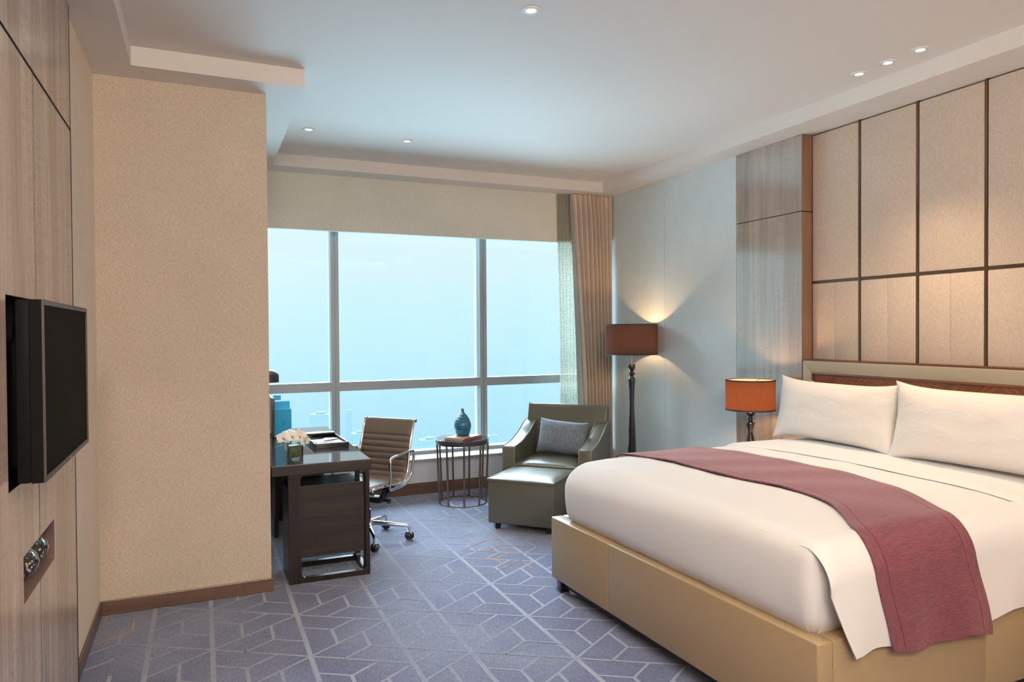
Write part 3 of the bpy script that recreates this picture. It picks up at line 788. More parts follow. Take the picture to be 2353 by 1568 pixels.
# pillows
def pillow_bm(wd, ht, tk, pinch=.05, seed=0, n=34, sag=0):
    bm = BM()
    def f(sgn):
        def fn(a, b):
            u = 2*a-1; v = 2*b-1
            u = math.copysign(abs(u)**.8, u); v = math.copysign(abs(v)**.8, v)
            x = u*wd/2*(1-pinch*(1-v*v)); z = v*ht/2*(1-pinch*2.2*(1-u**4))
            t = tk/2*max(0, (1-abs(u)**3.2))**.6*max(0, (1-abs(v)**3.2))**.6
            t += .006*mn.noise(Vector((u*2.5, v*2.5, seed+sgn)))*(t > .01)
            z -= sag*(1-v)*.5*0
            return Vector((x, sgn*t, z))
        return fn
    grid(bm, n, n, f(1)); grid(bm, n, n, f(-1))
    bmesh.ops.remove_doubles(bm, verts=bm.verts, dist=.0006)
    return bm
def pillow(loc, rz, tilt, wd, ht, tk, label, seed):
    bm = pillow_bm(wd, ht, tk, .075, seed)
    bmesh.ops.translate(bm, verts=bm.verts, vec=(0, 0, ht/2))
    o = obj('pillow', bm, m_pillow, angle=80); o.location = loc
    o.rotation_euler = (tilt, 0, rz)
    tag(o, label, 'pillow', 'white bed pillows'); return o
ZP = .846
TILT = math.radians(-11)
pillow((3.705, 3.355, ZP-.010), -pi/2-.03, TILT, 1.0, .450, .21, 'white pillow standing in front on the left, nearest the table lamp', 1)
pillow((3.685, 2.395, ZP-.010), -pi/2+.05, TILT, 1.0, .468, .22, 'white pillow standing in front, cut by the right picture edge', 5)
pillow((3.915, 3.34, ZP-.005), -pi/2, math.radians(-12), .86, .40, .14, 'white pillow mostly hidden behind the left front pillow, against the headboard', 9)
pillow((3.915, 2.40, ZP-.005), -pi/2, math.radians(-12), .86, .40, .14, 'white pillow hidden behind the right front pillow, against the headboard', 12)

# ------------------------------------------------------------------ lamps
def shade(parent, r, h, z, bulb_z, socket_shield=False):
    bm = BM(); n = 64
    lathe(bm, [(r, z), (r, z+h)], n, capb=False, capt=False); obj('lamp_shade', bm, m_shade if socket_shield else m_shade2, parent)
    bm = BM(); lathe(bm, [(r-.003, z+.002), (r-.003, z+h-.002)], n, capb=False, capt=False); obj('shade_lining', bm, m_shadein, parent)
    for zz in (z, z+h-.010):
        bm = BM(); lathe(bm, [(r-.004, zz), (r+.002, zz), (r+.002, zz+.010), (r-.004, zz+.010), (r-.004, zz)], n, capb=False, capt=False); obj('shade_trim', bm, m_shadetrim, parent)
    bm = BM()
    for k in range(3):
        a = 2*pi*k/3+.4; tube(bm, [(0, 0, z+h-.03), (r*math.cos(a), r*math.sin(a), z+h-.008)], .002, 6)
    obj('shade_spider', bm, m_blackmatte, parent)
    bm = BM(); bmesh.ops.create_uvsphere(bm, u_segments=16, v_segments=10, radius=.03); bmesh.ops.translate(bm, verts=bm.verts, vec=(0, 0, bulb_z)); obj('bulb', bm, m_bulb, parent)
    if socket_shield:  # wide cup added under the bulb to block its downward light
        bm = BM(); lathe(bm, [(.012, bulb_z-.09), (.05, bulb_z-.05), (.052, bulb_z-.03), (.046, bulb_z-.033), (.012, bulb_z-.04)], 24); obj('socket_shield', bm, m_shadetrim, parent)
fl = thing('floor_lamp', 'tall turned black floor lamp with a wide brown drum shade by the curtain', 'floor lamp', (3.855, 5.86, 0))
SB = 1.362
shade(fl, .252, .298, SB, SB+.125, True)
bm = BM()
pr = [(.14, 0), (.14, .012), (.12, .022), (.05, .035), (.035, .06), (.040, .12), (.045, .25), (.0435, .42), (.036, .62), (.027, .80), (.0245, .90), (.027, 1.0), (.034, 1.10), (.037, 1.118), (.034, 1.126), (.020, 1.145), (.019, 1.152), (.034, 1.172), (.035, 1.182), (.020, 1.194), (.021, 1.200), (.037, 1.224), (.037, 1.262), (.034, 1.268), (.012, 1.270)]
lathe(bm, pr, 36); obj('turned_post', bm, m_black, fl)
bm = BM(); lathe(bm, [(.014, 1.268), (.014, SB+.07)], 16); lathe(bm, [(.004, SB+.07), (.004, SB+.27)], 8); obj('stem', bm, m_steel, fl)
def table_lamp(loc, label):
    t = thing('table_lamp', label, 'table lamp', loc, 0, 'bedside lamps')
    shade(t, .181, .232, .455, .55)
    bm = BM()
    lathe(bm, [(.075, 0), (.075, .010), (.06, .02), (.032, .03), (.030, .06), (.036, .12), (.038, .18), (.030, .235), (.018, .285), (.018, .30), (.026, .335), (.034, .352), (.032, .362), (.018, .370), (.017, .380), (.028, .388), (.028, .394), (.018, .401), (.018, .408), (.036, .425), (.036, .437), (.026, .446), (.010, .449)], 36)
    obj('turned_base', bm, m_black, t)
    bm = BM(); lathe(bm, [(.008, .448), (.008, .53)], 14); lathe(bm, [(.003, .53), (.003, .66)], 8); obj('stem', bm, m_bronze, t)
    return t
NSH = .535
table_lamp((3.80, 4.165, NSH), 'turned black table lamp with glowing brown drum shade beside the left pillow')
table_lamp((3.80, 1.56, NSH), 'turned black table lamp with brown drum shade on the right nightstand, outside the picture')
def nightstand(y, label):
    t = thing('nightstand', label, 'nightstand', (3.82, y, 0), 0, 'nightstands beside the bed')
    bm = BM(); box(bm, (-.26, -.25, .12), (.27, .25, NSH), .004); obj('case', bm, m_wenge, t, smooth=False)
    bm = BM(); box(bm, (-.272, -.235, .33), (-.26, .235, .51), .002); d = obj('drawer', bm, m_wenge, t, smooth=False)
    bm = BM(); tube(bm, [(-.285, -.06, .42), (-.285, .06, .42)], .005, 8); tube(bm, [(-.272, -.05, .42), (-.285, -.05, .42)], .004, 8); tube(bm, [(-.272, .05, .42), (-.285, .05, .42)], .004, 8); obj('handle', bm, m_bronze, d)
    bm = BM(); box(bm, (-.23, -.22, 0), (.25, .22, .12)); obj('base', bm, m_blackmatte, t, smooth=False)
nightstand(4.17, 'dark wood nightstand hidden behind the far side of the bed, under the lit lamp')
nightstand(1.56, 'dark wood nightstand right of the bed, outside the picture')

# downlights
def downlight(x, y, e, col, label, z=HT, group='recessed ceiling downlights', spot=1.9, tilt=(0, 0, 0)):
    t = thing('downlight', label, 'downlight', (x, y, z), 0, group)
    bm = BM(); lathe(bm, [(.046, 0), (.046, -.005), (.043, -.007), (.0385, -.007), (.0385, -.001)], 40, capb=False, capt=False); obj('trim_ring', bm, m_white, t)
    bm = BM(); lathe(bm, [(.0365, -.001), (.0365, -.006), (.026, -.006), (.022, -.002)], 40, capb=False, capt=False); obj('gimbal', bm, m_white, t)
    bm = BM(); lathe(bm, [(.0001, -.0025), (.022, -.0025)], 32, capb=False, capt=False); obj('lens', bm, m_lens, t)
    lamp('spot', 'SPOT', (0, 0, -.012), e, col, .03, spot, .8, tilt, parent=t)
DW = (1, .70, .42)
downlight(1.488, 3.13, 60, (1, .80, .6), 'white recessed downlight at the top centre of the ceiling')
downlight(.772, 5.625, 40, (1, .84, .66), 'white recessed downlight above the desk, left of the window pair')
downlight(1.559, 5.664, 40, (1, .84, .66), 'white recessed downlight above the desk chair, right one of the window pair')
for y, l in ((3.121, 'leftmost'), (2.923, 'middle'), (2.719, 'rightmost')):
    downlight(3.707, y, 44, DW, l + ' of the three recessed downlights over the pillows', spot=1.3)
for x, y, e_ in ((.55, 1.2, 50), (1.9, 1.0, 50), (2.9, .2, 50)):  # extra downlights out of view, added for warm fill
    downlight(x, y, e_, (1, .76, .54), 'white recessed downlight added as fill light, outside the picture', spot=2.5)

# added globe fill lights behind the camera, brightening the surfaces that face it
m_fillglobe = emis('fill_globe_glow', (1, .88, .74), 132)
for x, y in ((-.30, -.9), (.35, -1.35), (.95, -.95)):
    t = thing('globe_fill_light', 'added opal globe fill light behind the camera, outside the picture', 'ceiling lamp', (x, y, HT), 0, 'added globe fill lights')
    bm = BM(); lathe(bm, [(.07, 0), (.07, -.02), (.02, -.03), (.02, -.12)], 24); obj('mount', bm, m_bronze, t)
    bm = BM(); bmesh.ops.create_uvsphere(bm, u_segments=24, v_segments=16, radius=.14); bmesh.ops.translate(bm, verts=bm.verts, vec=(0, 0, -.25)); obj('globe', bm, m_fillglobe, t)

# ------------------------------------------------------------------ curtains
def pleats(x0t, x0b, x1, y, amp, n, z0, z1, nu, nv, seed, th=.003):
    rnd = random.Random(seed); ph = [rnd.uniform(-.5, .5) for _ in range(n+2)]; am = [rnd.uniform(.75, 1.2) for _ in range(n+2)]
    def fn(u, v):
        z = z0+(z1-z0)*v
        x0 = x0b+(x0t-x0b)*v**1.4
        k = u*n; i = int(k)
        top = max(0, (v-.93)/.07)
        a = amp*(am[min(i, n)]*(1-(k-i))+am[min(i+1, n+1)]*(k-i))
        yy = y + a*math.sin(2*pi*k+ph[min(i, n)]*0+.5*math.sin(v*3+i))*(1-.45*top) + .004*math.sin(v*9+u*6)
        yy += top*.006*math.sin(2*pi*k*3)
        xx = x0+(x1-x0)*u + .012*math.sin(4*pi*k)*0 + .006*math.sin(v*4+k)
        return Vector((xx, yy, z))
    return sheet(nu, nv, fn, th)
cu = thing('curtain', 'floor-length taupe pleated curtain drawn to the right end of the window', 'curtain', (3.85, 6.58, 0))
co = Vector((3.85, 6.58, 0))
bm = pleats(3.615, 3.775, 4.108, 6.632, .040, 9, .012, H-.004, 170, 50, 2); obj('drape', DL(bm, co), m_curtain, cu, angle=80)
def linf(u, v):
    z = .014+(H-.02-.014)*v; xr = 3.775+(3.615-3.775)*v**1.4
    wd = .055*(1-v**1.4)+.012
    return Vector((xr+.012-wd*(1-u), 6.672-.02*u+.004*math.sin(u*5), z))
bm = sheet(8, 50, linf, .002); obj('lining', DL(bm, co), m_lining, cu, angle=80)
sh = thing('sheer_curtain', 'thin pale sheer curtain hanging between window and taupe curtain', 'sheer curtain', (3.55, 6.66, 0))
so = Vector((3.55, 6.66, 0))
bm = pleats(3.478, 3.503, 3.72, 6.692, .011, 6, .012, H-.004, 120, 40, 5, .0012); obj('drape', DL(bm, so), m_sheer, sh, angle=80)

# ------------------------------------------------------------------ armchair and ottoman
RZ = 2.366
ac = thing('armchair', 'olive leather armchair with sloping piped arms in the window corner', 'armchair', (3.013, 5.783, 0), RZ)
armprof = [(.40, .07), (.40, .555), (.388, .575), (.30, .583), (.20, .596), (.10, .622), (0, .655), (-.08, .692), (-.15, .722), (-.22, .742), (-.30, .748), (-.38, .748), (-.40, .07)]
def armpoly():
    core = spline([(0, p[0], p[1]) for p in armprof[2:11]], 4)
    return [(.40, .07), (.40, .558)] + [(p.y, p.z) for p in core] + [(-.33, .748), (-.30, .07)]
for s in (-1, 1):
    x0, x1 = (.29, .41) if s > 0 else (-.41, -.29)
    bm = BM(); prism(bm, armpoly(), 'x', x0, x1, bev=.008); obj('arm', bm, m_olive, ac, angle=50)
    for xx in (x0+.004, x1-.004):
        bm = BM(); pts = [(xx, .401, .08), (xx, .401, .50), (xx, .401, .558)] + [(xx, p.y, p.z+.001) for p in spline([(0, p[0], p[1]) for p in armprof[2:11]], 4)]
        tube(bm, pts, .0042, 8); obj('piping', bm, m_pipe, ac)
bm = BM(); box(bm, (-.29, -.30, .07), (.29, .385, .31), .01, 3); obj('seat_base', bm, m_olive, ac)
def cushion_top(bm, x0, x1, y0, y1, z0, z1, bul, n=24):
    def fn(u, v):
        x = x0+(x1-x0)*u; y = y0+(y1-y0)*v
        q = (1-(2*u-1)**4)**.7*(1-(2*v-1)**4)**.7 if 0 < u < 1 and 0 < v < 1 else 0
        return Vector((x, y, z1+bul*q))
    V = grid(bm, n, n, fn)
    W_ = {}
    bd = [V[i][0] for i in range(n+1)] + [V[n][j] for j in range(1, n+1)] + [V[i][n] for i in range(n-1, -1, -1)] + [V[0][j] for j in range(n-1, 0, -1)]
    lo = [bm.verts.new((v.co.x, v.co.y, z0)) for v in bd]
    for i in range(len(bd)):
        j = (i+1) % len(bd); bm.faces.new((bd[i], bd[j], lo[j], lo[i]))
    bm.faces.new(lo)
bm = BM(); cushion_top(bm, -.286, .286, -.18, .435, .312, .425, .038); obj('seat_cushion', bm, m_olive, ac, angle=60)
bm = BM(); tube(bm, [(-.286, .2, .425), (-.286, .435, .425), (.286, .435, .425), (.286, .2, .425)], .0045, 8); tube(bm, [(-.286, .437, .315), (.286, .437, .315)], .0045, 8); obj('cushion_piping', bm, m_pipe, ac)
bm = BM()
bk = spline([(0, -.16, .30), (0, -.175, .50), (0, -.215, .72), (0, -.262, .885)], 5)
bb = spline([(0, -.30, .885), (0, -.345, .885), (0, -.385, .86), (0, -.375, .70), (0, -.36, .40), (0, -.36, .07)], 4)
poly = [(p.y, p.z) for p in bk] + [(-.275, .898)] + [(p.y, p.z) for p in bb][1:] + [(-.17, .07)]
prism(bm, poly, 'x', -.385, .385, bev=.012); obj('backrest', bm, m_olive, ac, angle=50)
for s in (-1, 1):
    bm = BM(); tube(bm, [(s*.384, p.y-.002, p.z) for p in bk[8:]] + [(s*.384, -.275, .899), (s*.384, -.345, .888)], .004, 8)
    obj('back_piping', bm, m_pipe, ac)
for x in (-.34, .34):
    for y in (-.30, .34):
        bm = BM(); lathe(bm, [(.020, 0), (.030, .07)], 4, c=(x, y, 0)); obj('leg', bm, m_black, ac, smooth=False)
# cushion on the armchair
bm = pillow_bm(.47, .33, .16, .045, 3, 28)
cushion = obj('cushion', bm, m_cushion, angle=80)
loc = Matrix.Rotation(RZ, 4, 'Z') @ Vector((-.045, .045, .0)); cushion.location = (3.013+loc.x, 5.783+loc.y, .622)
cushion.rotation_euler = (math.radians(17), math.radians(-4), RZ)
tag(cushion, 'blue grey knitted cushion leaning in the olive armchair', 'cushion')
ot = thing('ottoman', 'square olive leather ottoman with piped top in front of the armchair', 'ottoman', (2.492, 5.275, 0), RZ-.03)
bm = BM(); box(bm, (-.280, -.272, .052), (.280, .272, .39), .012, 3); obj('body', bm, m_olive, ot)
bm = BM(); cushion_top(bm, -.285, .285, -.277, .277, .388, .408, .024); obj('top_cushion', bm, m_olive, ot, angle=60)
bm = BM(); tube(bm, [(-.285, -.277, .408), (.285, -.277, .408), (.285, .277, .408), (-.285, .277, .408)], .0048, 8, closed=True); obj('piping', bm, m_pipe, ot)
for x in (-.22, .22):
    for y in (-.21, .22):
        bm = BM(); lathe(bm, [(.026, 0), (.042, .054)], 4, c=(x, y, 0)); obj('leg', bm, m_black, ot, smooth=False)

# ------------------------------------------------------------------ side table with books and vase
tb = thing('side_table', 'round side table with bronze bar legs and dark top by the window', 'side table', (2.225, 6.235, 0))
m_ttop = Mat('dark_stone_top', (.05, .055, .06), .12).m
bm = BM(); lathe(bm, [(.22, .562), (.243, .562), (.250, .568), (.250, .596), (.246, .600), (.23, .600)], 64); obj('table_top', bm, m_ttop, tb)
bm = BM(); lathe(bm, [(.236, .552), (.246, .552), (.246, .562), (.236, .562), (.236, .552)], 64, capb=False, capt=False); obj('top_ring', bm, m_bronze, tb)
bm = BM(); lathe(bm, [(.212, 0), (.226, 0), (.226, .008), (.212, .008), (.212, 0)], 64, capb=False, capt=False); obj('base_ring', bm, m_bronze, tb)
for k in range(9):
    a = 2*pi*(k+.35)/9; bm = BM()
    tube(bm, [(.219*math.cos(a), .219*math.sin(a), .006), (.241*math.cos(a), .241*math.sin(a), .556)], .0095, 10); obj('leg', bm, m_bronze, tb)
def book(loc, rz, wd, dp, th, cov, sp, label):
    t = thing('book', label, 'book', loc, rz, 'books on the side table')
    bm = BM(); box(bm, (-wd/2+.003, -dp/2+.003, .0015), (wd/2-.003, dp/2-.003, th-.0015)); obj('pages', bm, Mat('pages', (.75, .72, .66), .8).m, t, smooth=False)
    bm = BM(); box(bm, (-wd/2, -dp/2, 0), (wd/2, dp/2, .0015)); box(bm, (-wd/2, -dp/2, th-.0015), (wd/2, dp/2, th)); obj('cover', bm, Mat('cover', cov, .4).m, t, smooth=False)
    bm = BM(); box(bm, (-wd/2, -dp/2-.001, 0), (wd/2, -dp/2+.003, th)); obj('spine', bm, Mat('spine', sp, .4).m, t, smooth=False)
book((2.222, 6.195, .600), .55, .29, .22, .013, (.40, .10, .08), (.45, .12, .09), 'lower red-edged book on the round side table')
book((2.218, 6.190, .613), .62, .28, .215, .012, (.50, .36, .30), (.55, .12, .10), 'upper pale-covered book under the turquoise vase')
bm = BM(); box(bm, (-.03, -.1115, .0005), (.035, -.108, .0125)); o = obj('book_band', bm, Mat('blue_band', (.02, .16, .42), .4).m, bpy.data.objects['book'], smooth=False); o['label'] = 'blue patch on the spine'
m_turq = Mat('turquoise_glaze', (.0, .19, .28), .16); m_turq.b.inputs['Coat Weight'].default_value = .8
_tc = m_turq.n('ShaderNodeTexCoord'); _s = m_turq.n('ShaderNodeSeparateXYZ'); m_turq.l(_tc.outputs['Object'], _s.inputs[0])
_at = m_turq.math('ARCTAN2', _s.outputs[1], _s.outputs[0]); _f1 = m_turq.math('SINE', m_turq.math('MULTIPLY', _at, 44)); _f2 = m_turq.math('SINE', m_turq.math('MULTIPLY', _s.outputs[2], 260))
_f = m_turq.math('MULTIPLY', m_turq.math('ADD', m_turq.math('MULTIPLY', _f1, .35), m_turq.math('MULTIPLY', _f2, .35)), 1)
m_turq.color(m_turq.ramp(m_turq.math('ADD', m_turq.math('MULTIPLY', _f, .5), .5), [(.1, (.0, .05, .12)), (.5, (.0, .13, .25)), (.9, (.01, .25, .40))])); m_turq.bump(_f, .5, .004); m_turq = m_turq.m
bm = BM(); lathe(bm, [(.052, 0), (.060, .004), (.070, .03), (.079, .07), (.081, .095), (.076, .125), (.062, .160), (.040, .192), (.022, .212), (.0145, .222), (.0125, .240), (.0145, .252), (.0135, .255), (.009, .253), (.009, .235)], 56)
vz = obj('vase', bm, m_turq, angle=60); vz.location = (2.222, 6.215, .625); tag(vz, 'turquoise ribbed bottle vase standing on two books', 'vase')

# ------------------------------------------------------------------ desk
DX0, DX1, DY0, DY1 = XC+.012, 1.012, 4.620, 6.39
dk = thing('desk', 'dark oak writing desk with glass top against the column by the window', 'desk', (.70, 5.5, 0))
ko = Vector((.70, 5.5, 0))
bm = BM(); box(bm, (DX0, DY0, .697), (DX1, DY1, .757), .002); obj('desk_top', DL(bm, ko), m_wenge, dk, smooth=False)
bm = BM(); box(bm, (DX0, DY0+.002, .757), (DX1-.002, DY1-.002, .764), .0015); obj('glass_top', DL(bm, ko), m_tabletopglass, dk, smooth=False)
PX0, PX1 = .489, 1.002; PY0, PY1 = 4.632, 4.99
bm = BM()
holed(bm, 'y', PY0, PY0+.036, (PX0+.058, 0, PX1, .695), (PX0+.075, .034, PX1-.026, .690), .030)
box(bm, (PX0, PY0, 0), (PX0+.054, PY0+.036, .695), .002); box(bm, (PX0+.053, PY0+.003, 0), (PX0+.059, PY0+.03, .695))
holed(bm, 'y', PY1-.036, PY1, (PX0, 0, PX1, .695), (PX0+.05, .034, PX1-.026, .690), .030)
holed(bm, 'x', PX1-.034, PX1-.001, (PY0+.036, 0, PY1-.036, .695), (PY0+.05, .034, PY1-.05, .690), .030)
box(bm, (PX0, PY0+.036, 0), (PX0+.03, PY1-.036, .60))
obj('pedestal_frame', DL(bm, ko), m_wengev, dk, smooth=False)
bm = BM(); box(bm, (PX0+.074, PY0+.016, .157), (PX1-.034, PY1-.037, .615), .002); dr = obj('drawer_case', DL(bm, ko), m_wenge, dk, smooth=False)
m_gloss = Mat('polished_case_top', (.03, .035, .04), .12); m_gloss.b.inputs['IOR'].default_value = 2.4; m_gloss = m_gloss.m
bm = BM(); box(bm, (PX0+.074, PY0+.016, .6155), (PX1-.034, PY1-.037, .617)); obj('case_top', DL(bm, ko), m_gloss, dk, smooth=False)
bm = BM(); box(bm, (.50, 5.76, 0), (.53, 6.30, .695)); box(bm, (.53, 6.26, 0), (.96, 6.30, .695)); obj('far_pedestal', DL(bm, ko), m_wengev, dk, smooth=False)
bm = BM(); box(bm, (.42, 5.0, .36), (.44, 5.78, .697)); obj('modesty_panel', DL(bm, ko), m_wenge, dk, smooth=False)

ZG = .764
# leather tray with papers
tr = thing('desk_tray', 'black leather tray with papers and pen at the middle of the desk', 'tray', (.848, 5.475, ZG), .03)
m_bleather = leather('black_leather', (.020, .022, .026), .3)
bm = BM(); tx, ty = .122, .275
box(bm, (-tx, -ty, 0), (tx, ty, .007), .002); box(bm, (-tx, -ty, .006), (tx, -ty+.012, .034), .003); box(bm, (-tx, ty-.012, .006), (tx, ty, .034), .003); box(bm, (-tx, -ty, .006), (-tx+.012, ty, .034), .003); box(bm, (tx-.012, -ty, .006), (tx, ty, .034), .003)
obj('tray_body', bm, m_bleather, tr)
bm = BM(); box(bm, (-tx+.012, ty-.11, .034), (tx-.012, ty-.01, .050), .004); obj('lid_flap', bm, m_bleather, tr)
def paper(loc, rz, a, b, h, col, label, name='paper'):
    bm = BM(); box(bm, (-a/2, -b/2, 0), (a/2, b/2, h)); o = obj(name, bm, Mat('paper', col, .6).m, smooth=False); o.location = loc; o.rotation_euler = (0, 0, rz); tag(o, label, 'paper', 'papers in the desk tray')
paper((.86, 5.40, ZG+.0072), .1, .19, .26, .010, (.65, .66, .70), 'white booklet lying in the black desk tray')
paper((.87, 5.45, ZG+.0175), -.35, .10, .21, .003, (.45, .30, .32), 'pinkish card on top of the booklet in the tray')
bm = BM(); tube(bm, [(-.065, 0, .005), (.07, 0, .005)], [.0035, .0045], 8); pen = obj('pen', bm, m_blackmatte); pen.location = (.885, 5.40, ZG+.0207); pen.rotation_euler = (0, 0, .5); tag(pen, 'black pen lying on the papers in the desk tray', 'pen')

# orchid vase
vb = thing('orchid_vase', 'square clear glass vase of green leaves and white orchids on the desk', 'flower vase', (.548, 4.845, ZG), .10)
bm = BM(); s = .050
m_vglass = Mat('vase_glass', (.95, 1, .98), 0, Transmission_Weight=1.0); m_vglass.b.inputs['IOR'].default_value = 1.4; m_vglass = m_vglass.m
box(bm, (-s, -s, 0), (s, s, .105), .004)
t = bmesh.new(); bmesh.ops.create_cube(t, size=1)
for v in t.verts: v.co = Vector((v.co.x*2*(s-.006), v.co.y*2*(s-.006), .014+(v.co.z+.5)*.0905))
bmesh.ops.reverse_faces(t, faces=t.faces); t.free()
bm.free(); bm = BM()
for a, b in (((-s, -s, 0), (s, s, .014)), ((-s, -s, .014), (-s+.005, s, .11)), ((s-.005, -s, .014), (s, s, .11)), ((-s+.005, -s, .014), (s-.005, -s+.005, .11)), ((-s+.005, s-.005, .014), (s-.005, s, .11))): box(bm, a, b)
obj('vase_glass', bm, m_glass, vb, smooth=False)
m_leaf = Mat('leaf', (.055, .12, .03), .4); m_leaf.color(m_leaf.ramp(m_leaf.noise(m_leaf.coord((30,)*3), 1, 3), [(.3, (.02, .05, .015)), (.7, (.12, .20, .05))])); m_leaf = m_leaf.m
m_leaf2 = Mat('leaf_light', (.22, .34, .08), .5).m
bm = BM(); box(bm, (-s+.009, -s+.009, .016), (s-.009, s-.009, .092), .012, 3)
for v in bm.verts: v.co += Vector([mn.noise(v.co*40+Vector((k*7, 0, 0)))*.008 for k in range(3)])
obj('leaf_wrap', bm, m_leaf, vb)
rnd = random.Random(11)
bm = BM()
def leaf(bm, base, d, L, wd, up=.3):
    d = Vector(d).normalized(); sd = d.cross(Vector((0, 0, 1))).normalized(); P = []
    for k in range(6):
        q = k/5; c = Vector(base)+d*L*q+Vector((0, 0, up*L*(q-q*q*1.4))); w_ = wd*math.sin(pi*min(1, q*.92+.06))
        P.append((bm.verts.new(c-sd*w_), bm.verts.new(c+Vector((0, 0, -.002))), bm.verts.new(c+sd*w_)))
    for a, b in zip(P, P[1:]):
        bm.faces.new((a[0], a[1], b[1], b[0])); bm.faces.new((a[1], a[2], b[2], b[1]))
for k in range(16):
    a = rnd.uniform(-.5, .7)+(0 if k % 2 else pi); leaf(bm, (.02*math.cos(a), .02*math.sin(a), .100+rnd.uniform(0, .02)), (math.cos(a), math.sin(a), rnd.uniform(-.25, .35)), rnd.uniform(.07, .115), rnd.uniform(.005, .010))
obj('foliage', bm, m_leaf2, vb)
m_petal = Mat('orchid_petal', (.90, .90, .88), .6).m; m_petal2 = Mat('orchid_lip', (.65, .42, .08), .5).m
def orchid(c, nrm, sz, parent):
    n = Vector(nrm).normalized(); u = n.cross(Vector((0, 0, 1))).normalized(); v = u.cross(n)
    bm = BM()
    for k, (ang, L, wd) in enumerate([(90, 1, .36), (210, .95, .34), (330, .95, .34), (15, 1.05, .60), (165, 1.05, .60)]):
        a = math.radians(ang+rnd.uniform(-8, 8)); d = u*math.cos(a)+v*math.sin(a); p = n.cross(d); rows = []
        for i in range(7):
            q = i/6; w_ = wd*sz*math.sin(pi*min(1, q**.8*.93+.05)); c0 = Vector(c)+d*sz*L*q+n*(.25*sz*math.sin(q*2.2)-.02*k*sz)
            rows.append([bm.verts.new(c0-p*w_-n*.08*sz*q), bm.verts.new(c0+n*.03*sz), bm.verts.new(c0+p*w_-n*.08*sz*q)])
        for r1, r2 in zip(rows, rows[1:]):
            bm.faces.new((r1[0], r1[1], r2[1], r2[0])); bm.faces.new((r1[1], r1[2], r2[2], r2[1]))
    o = obj('orchid_flower', bm, m_petal, parent)
    bm = BM(); bmesh.ops.create_uvsphere(bm, u_segments=10, v_segments=8, radius=sz*.16); bmesh.ops.translate(bm, verts=bm.verts, vec=Vector(c)+n*sz*.16); obj('lip', bm, m_petal2, o)
for c, nn, s_ in (((-.055, -.01, .135), (-.35, -.8, .35), .040), ((-.012, -.025, .142), (.1, -.8, .5), .043), ((.030, -.02, .140), (.2, -.9, .3), .042), ((.055, -.03, .112), (.5, -.8, .1), .036), ((-.02, .02, .163), (-.1, -.3, .9), .036), ((.02, .03, .150), (.4, .2, .8), .036)):
    orchid((c[0]*1.15, c[1], c[2]+.005), nn, s_*1.3, vb)

# stationery rack with blue cards
rk = thing('stationery_rack', 'black upright stationery rack holding blue cards at the window end of the desk', 'rack', (.58, 5.90, ZG), 0)
bm = BM(); box(bm, (-.082, -.06, 0), (-.060, .17, .315), .003); box(bm, (-.08, -.06, 0), (.05, .17, .012), .002); obj('rack_body', bm, m_bleather, rk)
m_blue = Mat('blue_card', (.0, .42, .80), .42).m
def card(y, z0, h, x0, x1, lean, label, mark=False):
    c = thing('blue_card', label, 'card', (.58, 5.90+y, ZG+z0), 0, 'blue cards in the rack')
    Mx = Matrix.Rotation(lean, 4, 'X')
    bm = BM(); box(bm, (x0, -.004, 0), (x1, .004, h), .001, 1); bm.transform(Mx); obj('board', bm, m_blue, c, smooth=False)
    if mark:
        bm = BM(); tube(bm, [((x0+x1)/2+.010*math.cos(2*pi*k/20), -.0045, h*.48+.021*math.sin(2*pi*k/20)) for k in range(20)], .0008, 5, closed=True); bm.transform(Mx); obj('oval_mark', bm, m_bleather, c)
card(-.02, .012, .212, -.056, .070, 0, 'large blue card with an oval mark, front of the black rack', True)
card(.05, .20, .082, -.058, .068, math.radians(-18), 'blue card leaning behind the large one, middle of the rack')
card(.11, .285, .040, -.056, .004, math.radians(-10), 'small blue card showing at the top back of the rack')

# desk lamp
dl = thing('desk_lamp', 'dark desk lamp with domed shade half hidden by the beige column', 'desk lamp', (.478, 6.135, ZG))
bm = BM(); lathe(bm, [(.055, 0), (.055, .012), (.02, .018), (.006, .022)], 28); obj('base', bm, m_black, dl)
bm = BM(); tube(bm, [(0, 0, .015), (.003, 0, .30), (.004, 0, .40), (-.004, 0, .45)], .0055, 10); obj('arm', bm, m_chrome, dl)
m_navy = Mat('navy_enamel', (.022, .026, .045), .35).m
bm = BM(); prof = [(.085*math.cos(t_), .058*1.0*math.sin(t_)+.03) for t_ in [i*pi/2/10 for i in range(11)]]
lathe(bm, [(.083, -.02), (.085, -.02), (.085, .03)] + prof[1:-1] + [(.004, .088)], 32, c=(.02, 0, .445), capb=False); obj('lamp_shade', bm, m_navy, dl)

# ------------------------------------------------------------------ desk chair
RC_ = math.atan2(.75, -.66)
ch = thing('desk_chair', 'ribbed brown leather office chair with chrome arms and castors at the desk', 'office chair', (1.150, 5.395, 0), RC_)
prof = spline([(0, .262, .425), (0, .258, .447), (0, .20, .460), (0, .06, .452), (0, -.08, .440), (0, -.155, .452), (0, -.195, .50), (0, -.215, .58), (0, -.238, .70), (0, -.268, .80), (0, -.300, .882), (0, -.315, .893)], 10)
acc = [0]
for a, b in zip(prof, prof[1:]): acc.append(acc[-1]+(b-a).length)
tot = acc[-1]
def at_s(s_):
    for i in range(len(prof)-1):
        if acc[i+1] >= s_-1e-9:
            t_ = (s_-acc[i])/max(1e-9, acc[i+1]-acc[i]); p = prof[i].lerp(prof[i+1], t_); d = (prof[i+1]-prof[i]).normalized(); return p, Vector((0, d.z, -d.y))
    return prof[-1], Vector((0, 1, 0))
NR = 300; smooth_top = tot-.135; rib = .047
